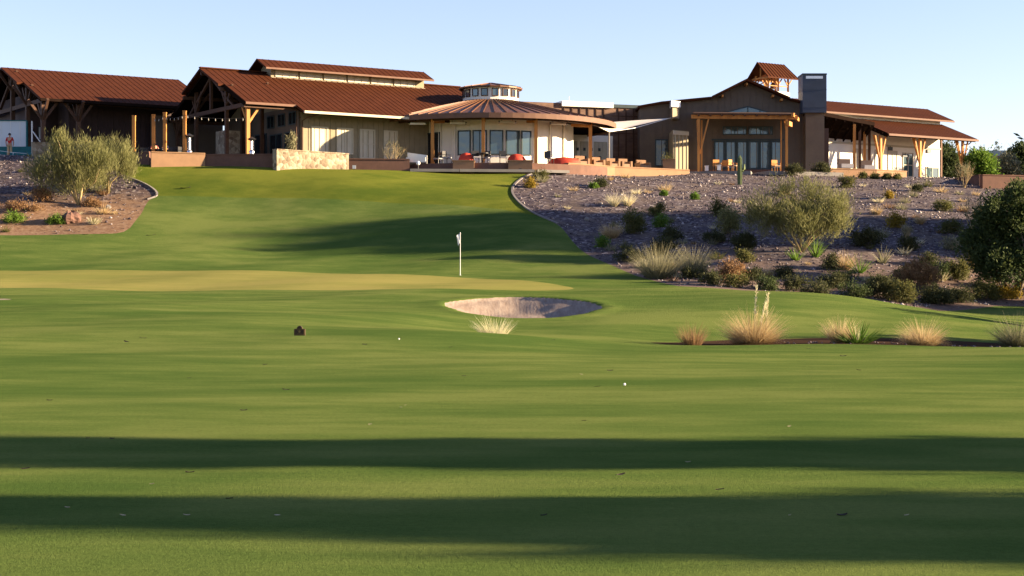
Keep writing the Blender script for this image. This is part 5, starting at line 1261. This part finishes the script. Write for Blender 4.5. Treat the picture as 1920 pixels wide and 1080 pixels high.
# ------------------------------------------------------------ furniture
def chair(x, y, z, rz, label, grp, mat='black_metal', seat='greycloth', name='patio_chair'):
    e = empty(name, (x, y, z), rz); tag(e, label, 'chair', grp)
    for sx in (-.24, .24):
        for sy in (-.22, .22):
            mb = MB(); mb.tube([(sx, sy, 0), (sx*.94, sy*.94, .42)], .02, 6); mb.build('leg', M[mat], e)
    mb = MB(); mb.box((-.26, -.25, .40), (.26, .25, .48)); mb.build('seat', M[seat], e)
    mb = MB(); mb.slab([(-.26, .22, .92), (.26, .22, .92), (.26, .29, .92), (-.26, .29, .92)], .46); mb.build('backrest', M[mat], e)
    for sx in (-.27, .27): mb = MB(); mb.tube([(sx, -.2, .42), (sx, -.2, .64), (sx, .22, .66)], .02, 6); mb.build('armrest', M[mat], e)
    return e
def table(x, y, z, r, label, mat='black_metal'):
    e = empty('patio_table', (x, y, z)); tag(e, label, 'table')
    mb = MB(); mb.lathe((0, 0, 0), [(r, .70), (r, .74)], 20); mb.build('tabletop', M[mat], e)
    mb = MB(); mb.lathe((0, 0, 0), [(.28, 0), (.26, .03), (.04, .06), (.04, .70)], 14); mb.build('pedestal', M[mat], e)
table(qx(300, 117.4), 117.4, FZ, .42, 'small round table between the two seated people')
for px, Y, rz_, lab in ((287.5, 117.75, R(30), 'chair holding the maroon clad person'), (312, 118.05, R(-35), 'chair holding the grey clad person'), (326, 117.6, .4, 'empty dark chair right of the seated people'), (336, 118.2, 2.4, 'second empty dark chair right of the seated people'), (343, 117.4, 1.2, 'empty dark chair under the rightmost orange post'), (270, 118.0, .2, 'dark chair left of the seated people by the second post')):
    chair(qx(px, Y), Y, FZ, rz_, lab, 'chairs on the left terrace')
for px, Y, rz_, lab in ((893, 120.6, .3, 'dark chair just right of the left red cover'), (911, 121.0, -.4, 'dark chair beneath the middle orange pavilion post'), (944, 120.8, .2, 'dark chair just left of the right red cover'), (838, 121, 1.0, 'dark chair left of the left red cover'), (822, 122, -.8, 'dark chair by the first orange pavilion post'), (1030, 121.4, 2.6, 'dark chair before the bright pavilion wall')):
    chair(qx(px, Y), Y, RZ-.1, rz_, lab, 'chairs on the pavilion patio')
table(qx(905, 120.6), 120.6, RZ-.1, .45, 'round dark table between the two red covers')
for px, Y, rz_, lab in ((1345, 130.6, .3, 'wooden chair left of the three before the lodge doors'), (1359, 131.2, -.3, 'wooden chair in the middle before the lodge doors'), (1374, 130.6, .9, 'wooden chair on the right of the three before the lodge doors'), (1455, 131, .4, 'wooden chair by the right canopy post')):
    chair(qx(px, Y), Y, 10.52, rz_, lab, 'wooden chairs before the lodge', 'timber', 'cushion')
# red covered fire pits
def cover(px, Y, w_, h_, label, z):
    e = empty('covered_grill', (qx(px, Y), Y, z), R(10)); tag(e, label, 'cover', 'red covered things on the pavilion patio'); k = Y/F; W = w_*k/2; H = h_*k
    mb = MB(); n = 20; pr = [(1.02, 0), (.97, .45), (.80, .72), (.50, .92), (.16, 1.0), (.02, 1.01)]
    for r, zz in pr:
        for j in range(n): a = 2*math.pi*j/n; f = 1+.06*math.sin(a*5+zz*4)+.03*math.sin(9*a); mb.v.append((W*r*f*math.cos(a), W*.7*r*f*math.sin(a), H*zz))
    for i in range(len(pr)-1):
        for j in range(n): j2 = (j+1) % n; mb.f.append((i*n+j, i*n+j2, (i+1)*n+j2, (i+1)*n+j))
    mb.build('cover_cloth', M['redcover'], e, smooth=True)
    mb = MB(); mb.lathe((0, 0, 0), [(W*.6, -.02), (W*.6, .1)], 14); mb.build('base', M['black_metal'], e)
cover(874, 119.9+.8, 30, 20, 'bright red cloth cover behind the left peach pier', RZ-.1)
cover(968, 121.3, 36, 19, 'bright red cloth cover behind the right peach pier', RZ-.1)
cover(1058, 122.6, 62, 15, 'long low dark red cover at the left end of the low peach wall', 10.42)
e = empty('sofa', (qx(781, 121.2), 121.2, 10.4), R(-6)); tag(e, 'white low sofa left of the first orange pavilion post', 'sofa')
mb = MB(); mb.box((-.7, -.35, .1), (.7, .35, .45)); mb.build('seat', M['white'], e); mb = MB(); mb.slab([(-.7, .3, .85), (.7, .3, .65), (.7, .45, .65), (-.7, .45, .85)], .6); mb.build('backrest', M['white'], e)
for sx in (-.6, .6):
    for sy in (-.28, .38): mb = MB(); mb.tube([(sx, sy, 0), (sx, sy, .12)], .03, 6); mb.build('leg', M['black_metal'], e)
# armchairs and planters on the middle terrace
for px, Y, w_, h_, lab in ((1091, 124.6, 20, 13, 'first peach armchair from the left behind the low wall'), (1120, 125.8, 20, 14, 'second peach armchair from the left behind the low wall'), (1149, 127, 18, 12, 'third peach armchair from the left, behind the sail pole'), (1172, 127.4, 18, 12, 'fourth peach armchair, right of the sail pole'), (1206, 128.6, 20, 12, 'last peach armchair, left of the square planter')):
    k = Y/F; W = w_*k/2; z = 10.42; e = empty('armchair', (qx(px, Y), Y, z), R(25)); tag(e, lab, 'armchair', 'armchairs behind the low peach wall')
    mb = MB(); mb.box((-W, -.35, .12), (W, .35, .42)); mb.build('seat', M['cushion'], e)
    mb = MB(); mb.box((-W, .3, .42), (W, .45, .85)); mb.build('backrest', M['plaster'], e)
    for s_ in (-1, 1): mb = MB(); mb.box((s_*W-.08, -.38, 0), (s_*W+.08, .45, .62)); mb.build('armrest', M['plaster'], e)
e = empty('planter', (qx(1254, 128.2), 128.2, 10.3)); tag(e, 'square peach planter box at the right end of the low peach wall', 'planter')
mb = MB(); mb.box((-.42, -.3, 0), (.42, .5, .92)); mb.build('box', M['plaster'], e); mb = MB(); mb.box((-.46, -.34, .92), (.46, .54, .98)); mb.build('rim', M['plaster'], e)
crown_mesh('foliage', [(0, .1, 1.05, .35, .3, .15)], 12, 30, .1, .03, L_['olive'], e, 5)
for px, Y, lab in ((1325, 130.6, 'left sunlit white square lantern before the folding doors'), (1348, 129.9, 'right white square lantern before the folding doors')):
    e = empty('lantern', (qx(px, Y), Y, 10.52)); tag(e, lab, 'lantern', 'white lanterns before the lodge')  # plain white body without any light of its own
    mb = MB(); mb.box((-.13, -.13, .04), (.13, .13, .40)); mb.build('shade', M['white_metal'], e); mb = MB(); mb.box((-.16, -.16, .40), (.16, .16, .44)); mb.build('lid', M['white_metal'], e); mb = MB(); mb.box((-.16, -.16, 0), (.16, .16, .04)); mb.build('base', M['black_metal'], e)
# sail shade with its pole
e = empty('sail_shade', (qx(1142, 127.5), 127.5, 10.42)); tag(e, 'pale triangular sail shade stretched from a slim pole towards the lodge', 'sail shade')
o_ = Vector((qx(1142, 127.5), 127.5, 10.42)); a = at(1110, 232, 125)-o_; b = at(1142, 247, 127.5)-o_; c_ = at(1258, 221, 134)-o_; d_ = at(1115, 231, 132)-o_
mb = MB(); n = 10
def cat(p, q, u, sag): m = p.lerp(q, u); m.z -= sag*4*u*(1-u)*.25; return m
gr = [[None]*(n+1) for _ in range(n+1)]; base_i = len(mb.v)
for i in range(n+1):
    for j in range(n+1):
        u, v = i/n, j/n; p = a.lerp(b, u).lerp(d_.lerp(c_, u), v); p.z -= .25*math.sin(math.pi*u)*math.sin(math.pi*v); mb.v.append(tuple(p))
m_ = len(mb.v); mb.v += [(x, y, z-.015) for x, y, z in mb.v[:m_]]
for i in range(n):
    for j in range(n): q = i*(n+1)+j; f = (q, q+1, q+n+2, q+n+1); mb.f.append(f); mb.f.append(tuple(t+m_ for t in f)[::-1])
mb.build('sail', M['sail'], e, smooth=True)
mb = MB(); mb.tube([(0, 0, -.1), (0, 0, b.z)], .055, 10); mb.build('pole', M['concrete'], e)
mb = MB(); mb.tube([b, at(1190, 240, 130)-o_, c_], .025, 6); mb.build('cable', M['white_metal'], e)
# orange timber posts with string lights on the left terrace
tops = []
for px, pt, Y, lab in ((251, 218, 116.8, 'leftmost orange timber post on the terrace'), (288, 216, 117.2, 'second orange timber post behind the maroon clad person'), (309, 212, 117.2, 'third orange timber post behind the grey clad person'), (346, 209, 116.9, 'rightmost and tallest orange timber post on the terrace')):
    zt_ = CZ+(540-pt)/F*Y; e = empty('timber_post', (qx(px, Y), Y, 10.2)); tag(e, lab, 'post', 'orange timber posts on the left terrace')
    mb = MB(); mb.bar((0, 0, 0), (0, 0, zt_-10.2), .22); mb.build('shaft', M['timber'], e); mb = MB(); mb.bar((0, 0, zt_-10.2), (0, 0, zt_-10.15), .26); mb.build('cap', M['timber'], e)
    mb = MB(); mb.bar((0, 0, 0), (0, 0, .25), .28); mb.build('foot', M['black_metal'], e)
    tops.append(Vector((qx(px, Y), Y-.13, zt_-.25)))
tops.append(FM.w(.3, .5, FM.zpy(221, .3, .5)))
def string(a, b, lab, nb, sag):
    e = empty('string_lights', a); tag(e, lab, 'string lights', 'string lights over the left terrace')
    P = []; 
    for i in range(13): t = i/12; q = (b-a)*t; q.z -= sag*4*t*(1-t); P.append(q)
    mb = MB(); mb.tube(P, .012, 5); mb.build('cable', M['black_metal'], e)
    for i in range(nb):
        t = (i+.5)/nb; q = (b-a)*t; q.z -= sag*4*t*(1-t)
        m2 = MB(); m2.lathe((q.x, q.y, q.z-.16), [(.01, -.02), (.03, 0), (.034, .04), (.02, .08), (.015, .15)], 8); m2.build('bulb', M['bulbglass'], e, smooth=True)
string(tops[1], tops[2], 'short string of bulbs between the second and third orange posts', 3, .08)
string(tops[2], tops[3], 'string of bulbs between the third and the tallest orange post', 5, .15)
string(tops[3], tops[4], 'long string of bulbs from the tallest orange post to the porch corner', 9, .14)
# gas patio heaters
for px, Y, ptop, lab in ((355, 116.9, 250, 'silver and black gas heater beside the tallest orange post'), (472, 116.9, 256, 'silver and black gas heater at the front corner of the porch')):
    z = 10.35; e = empty('patio_heater', (qx(px, Y), Y, z)); tag(e, lab, 'heater', 'gas heaters on the left terrace'); H = CZ+(540-ptop)/F*Y-z
    mb = MB(); mb.lathe((0, 0, 0), [(.24, 0), (.25, .04), (.22, .08), (.16, .45), (.2, .62), (.10, .72)], 16); mb.build('base', M['steel'], e, smooth=True)
    mb = MB(); mb.lathe((0, 0, 0), [(.07, .70), (.07, H-.30)], 12); mb.build('tube', M['steel'], e)
    mb = MB(); mb.lathe((0, 0, 0), [(.10, H-.30), (.32, H-.18), (.05, H-.03), (.01, H)], 16); mb.build('hood', M['black_metal'], e)
    for j in range(3):
        a = j*2.094; mb = MB(); mb.tube([(.13*math.cos(a), .13*math.sin(a), .65), (.11*math.cos(a), .11*math.sin(a), H-.25)], .014, 5); mb.build('guard_rod', M['steel'], e)
# made-up potted plant in place of the pale reflected pattern on the glass
Y = 119.0; e = empty('stand_in_plant', (qx(547, Y), Y, 10.4)); tag(e, 'made-up pale leaved potted plant standing in for a pale reflection on the dark porch windows', 'plant')
mb = MB(); mb.lathe((0, 0, 0), [(.2, 0), (.27, .45), (.29, .5), (.24, .5)], 14); mb.build('pot', M['black_metal'], e)
crown_mesh('foliage', [(0, 0, 1.3, .34, .3, .6)], 26, 24, .15, .06, L_['sage'], e, 9, .4, .16)
# pale screen, teal base and white brace at the far left
Y = 125.2; x0, x1 = qx(-60, Y), qx(49, Y); zb = 11.15
e = empty('screen_panel', (x1, Y, zb)); tag(e, 'large pale blue white screen panel behind the person in red', 'screen')
k = Y/F; zt_ = CZ+(540-227)*k-zb; zm = CZ+(540-275)*k-zb
mb = MB(); mb.box((x0-x1, 0, zm), (0, .12, zt_)); mb.build('panel', M['bluewhite'], e)
mb = MB(); mb.box((x0-x1-.02, -.06, zt_), (.06, .16, zt_+.06)); mb.box((0, -.06, zm), (.1, .16, zt_)); mb.build('panel_frame', M['tealmat'], e)
mb = MB(); mb.box((x0-x1, -.08, -.4), (.35, .2, zm)); mb.build('skirt', M['tealmat'], e)
for i in range(6): mb = MB(); mb.box((x0-x1+.7*i+.3, -.02, zm+.02), (x0-x1+.7*i+.34, -.001, zt_-.02)); mb.build('seam', M['white_metal'], e)
Y = 123.2; p = Vector((qx(60, Y), Y, hz(qx(60, Y), Y))); e = empty('brace_frame', p); tag(e, 'white upright pole with a slanting brace left of the palo verde', 'frame'); k = Y/F
H = CZ+(540-227)*k-p.z
mb = MB(); mb.tube([(0, 0, -.2), (0, 0, H)], .055, 8); mb.build('pole', M['white_metal'], e)
mb = MB(); mb.tube([(.05, 0, H-.75), (1.0, 0, H-2.05)], .045, 8); mb.build('brace', M['white_metal'], e)
p = Vector((qx(38, 122.2), 122.2, hz(qx(38, 122.2), 122.2)+.02)); e = empty('turf_mat', p); tag(e, 'rolled green practice mat on the gravel beside the person in red', 'mat')
mb = MB(); mb.tube([(-.7, 0, .1), (.8, .1, .1)], .13, 12); mb.build('roll', M['greenmat'] if 'greenmat' in M else M['tealmat'], e)
mb = MB(); mb.tube([(-.5, 0, .1), (-.46, 0, .1)], .137, 12); mb.build('strap', M['white_metal'], e)
# rope barrier by the person
Y = 122.0; e = empty('rope_barrier', (qx(-20, Y), Y, hz(qx(-20, Y), Y))); tag(e, 'low sagging pale rope on a short orange stake beside the person in red', 'rope')
P = [at(-20, 280, Y)-e.location, at(15, 285, Y)-e.location, at(50, 288, Y)-e.location]; mb = MB(); mb.tube(P, .015, 5); mb.build('rope', M['white_metal'], e)
mb = MB(); q = at(17, 279, Y)-e.location; mb.tube([(q.x, 0, -.1), (q.x, 0, q.z)], .03, 8); mb.build('stake', M['timber'], e)
# small white sign by the stone wall, ball lamp
p = Vector((qx(664, 118.6), 118.6, hz(qx(664, 118.6), 118.6))); e = empty('ground_sign', p); tag(e, 'tiny white ground sign at the right foot of the field stone wall', 'sign')
mb = MB(); mb.box((-.12, -.02, .06), (.12, .02, .30)); mb.build('plate', M['white_metal'], e); mb = MB(); mb.box((-.02, 0, -.1), (.02, .03, .06)); mb.build('stake', M['black_metal'], e)
p = Vector((qx(784, 119.2), 119.2, 9.9)); e = empty('globe_lamp', p); tag(e, 'small white globe lamp on the patio edge below the white sofa', 'lamp')
mb = MB(); mb.lathe((0, 0, .42), [(.02, -.15), (.11, -.1), (.15, 0), (.11, .1), (.02, .15)], 14); mb.build('globe', M['white_metal'], e, smooth=True); mb = MB(); mb.lathe((0, 0, 0), [(.1, -.1), (.04, .02), (.04, .28)], 10); mb.build('stand', M['black_metal'], e)
for px, Y, w_, lab in ((1586, 134.5, 24, 'dark low sofa left on the covered right porch'), (1628, 136, 22, 'dark low sofa right on the covered right porch')):
    k = Y/F; W = w_*k/2; e = empty('sofa', (qx(px, Y), Y, 10.95), R(12)); tag(e, lab, 'sofa', 'sofas on the right porch')
    mb = MB(); mb.box((-W, -.35, .1), (W, .4, .42)); mb.build('seat', M['greycloth'], e); mb = MB(); mb.box((-W, .3, .42), (W, .48, .85)); mb.build('backrest', M['dark'], e)
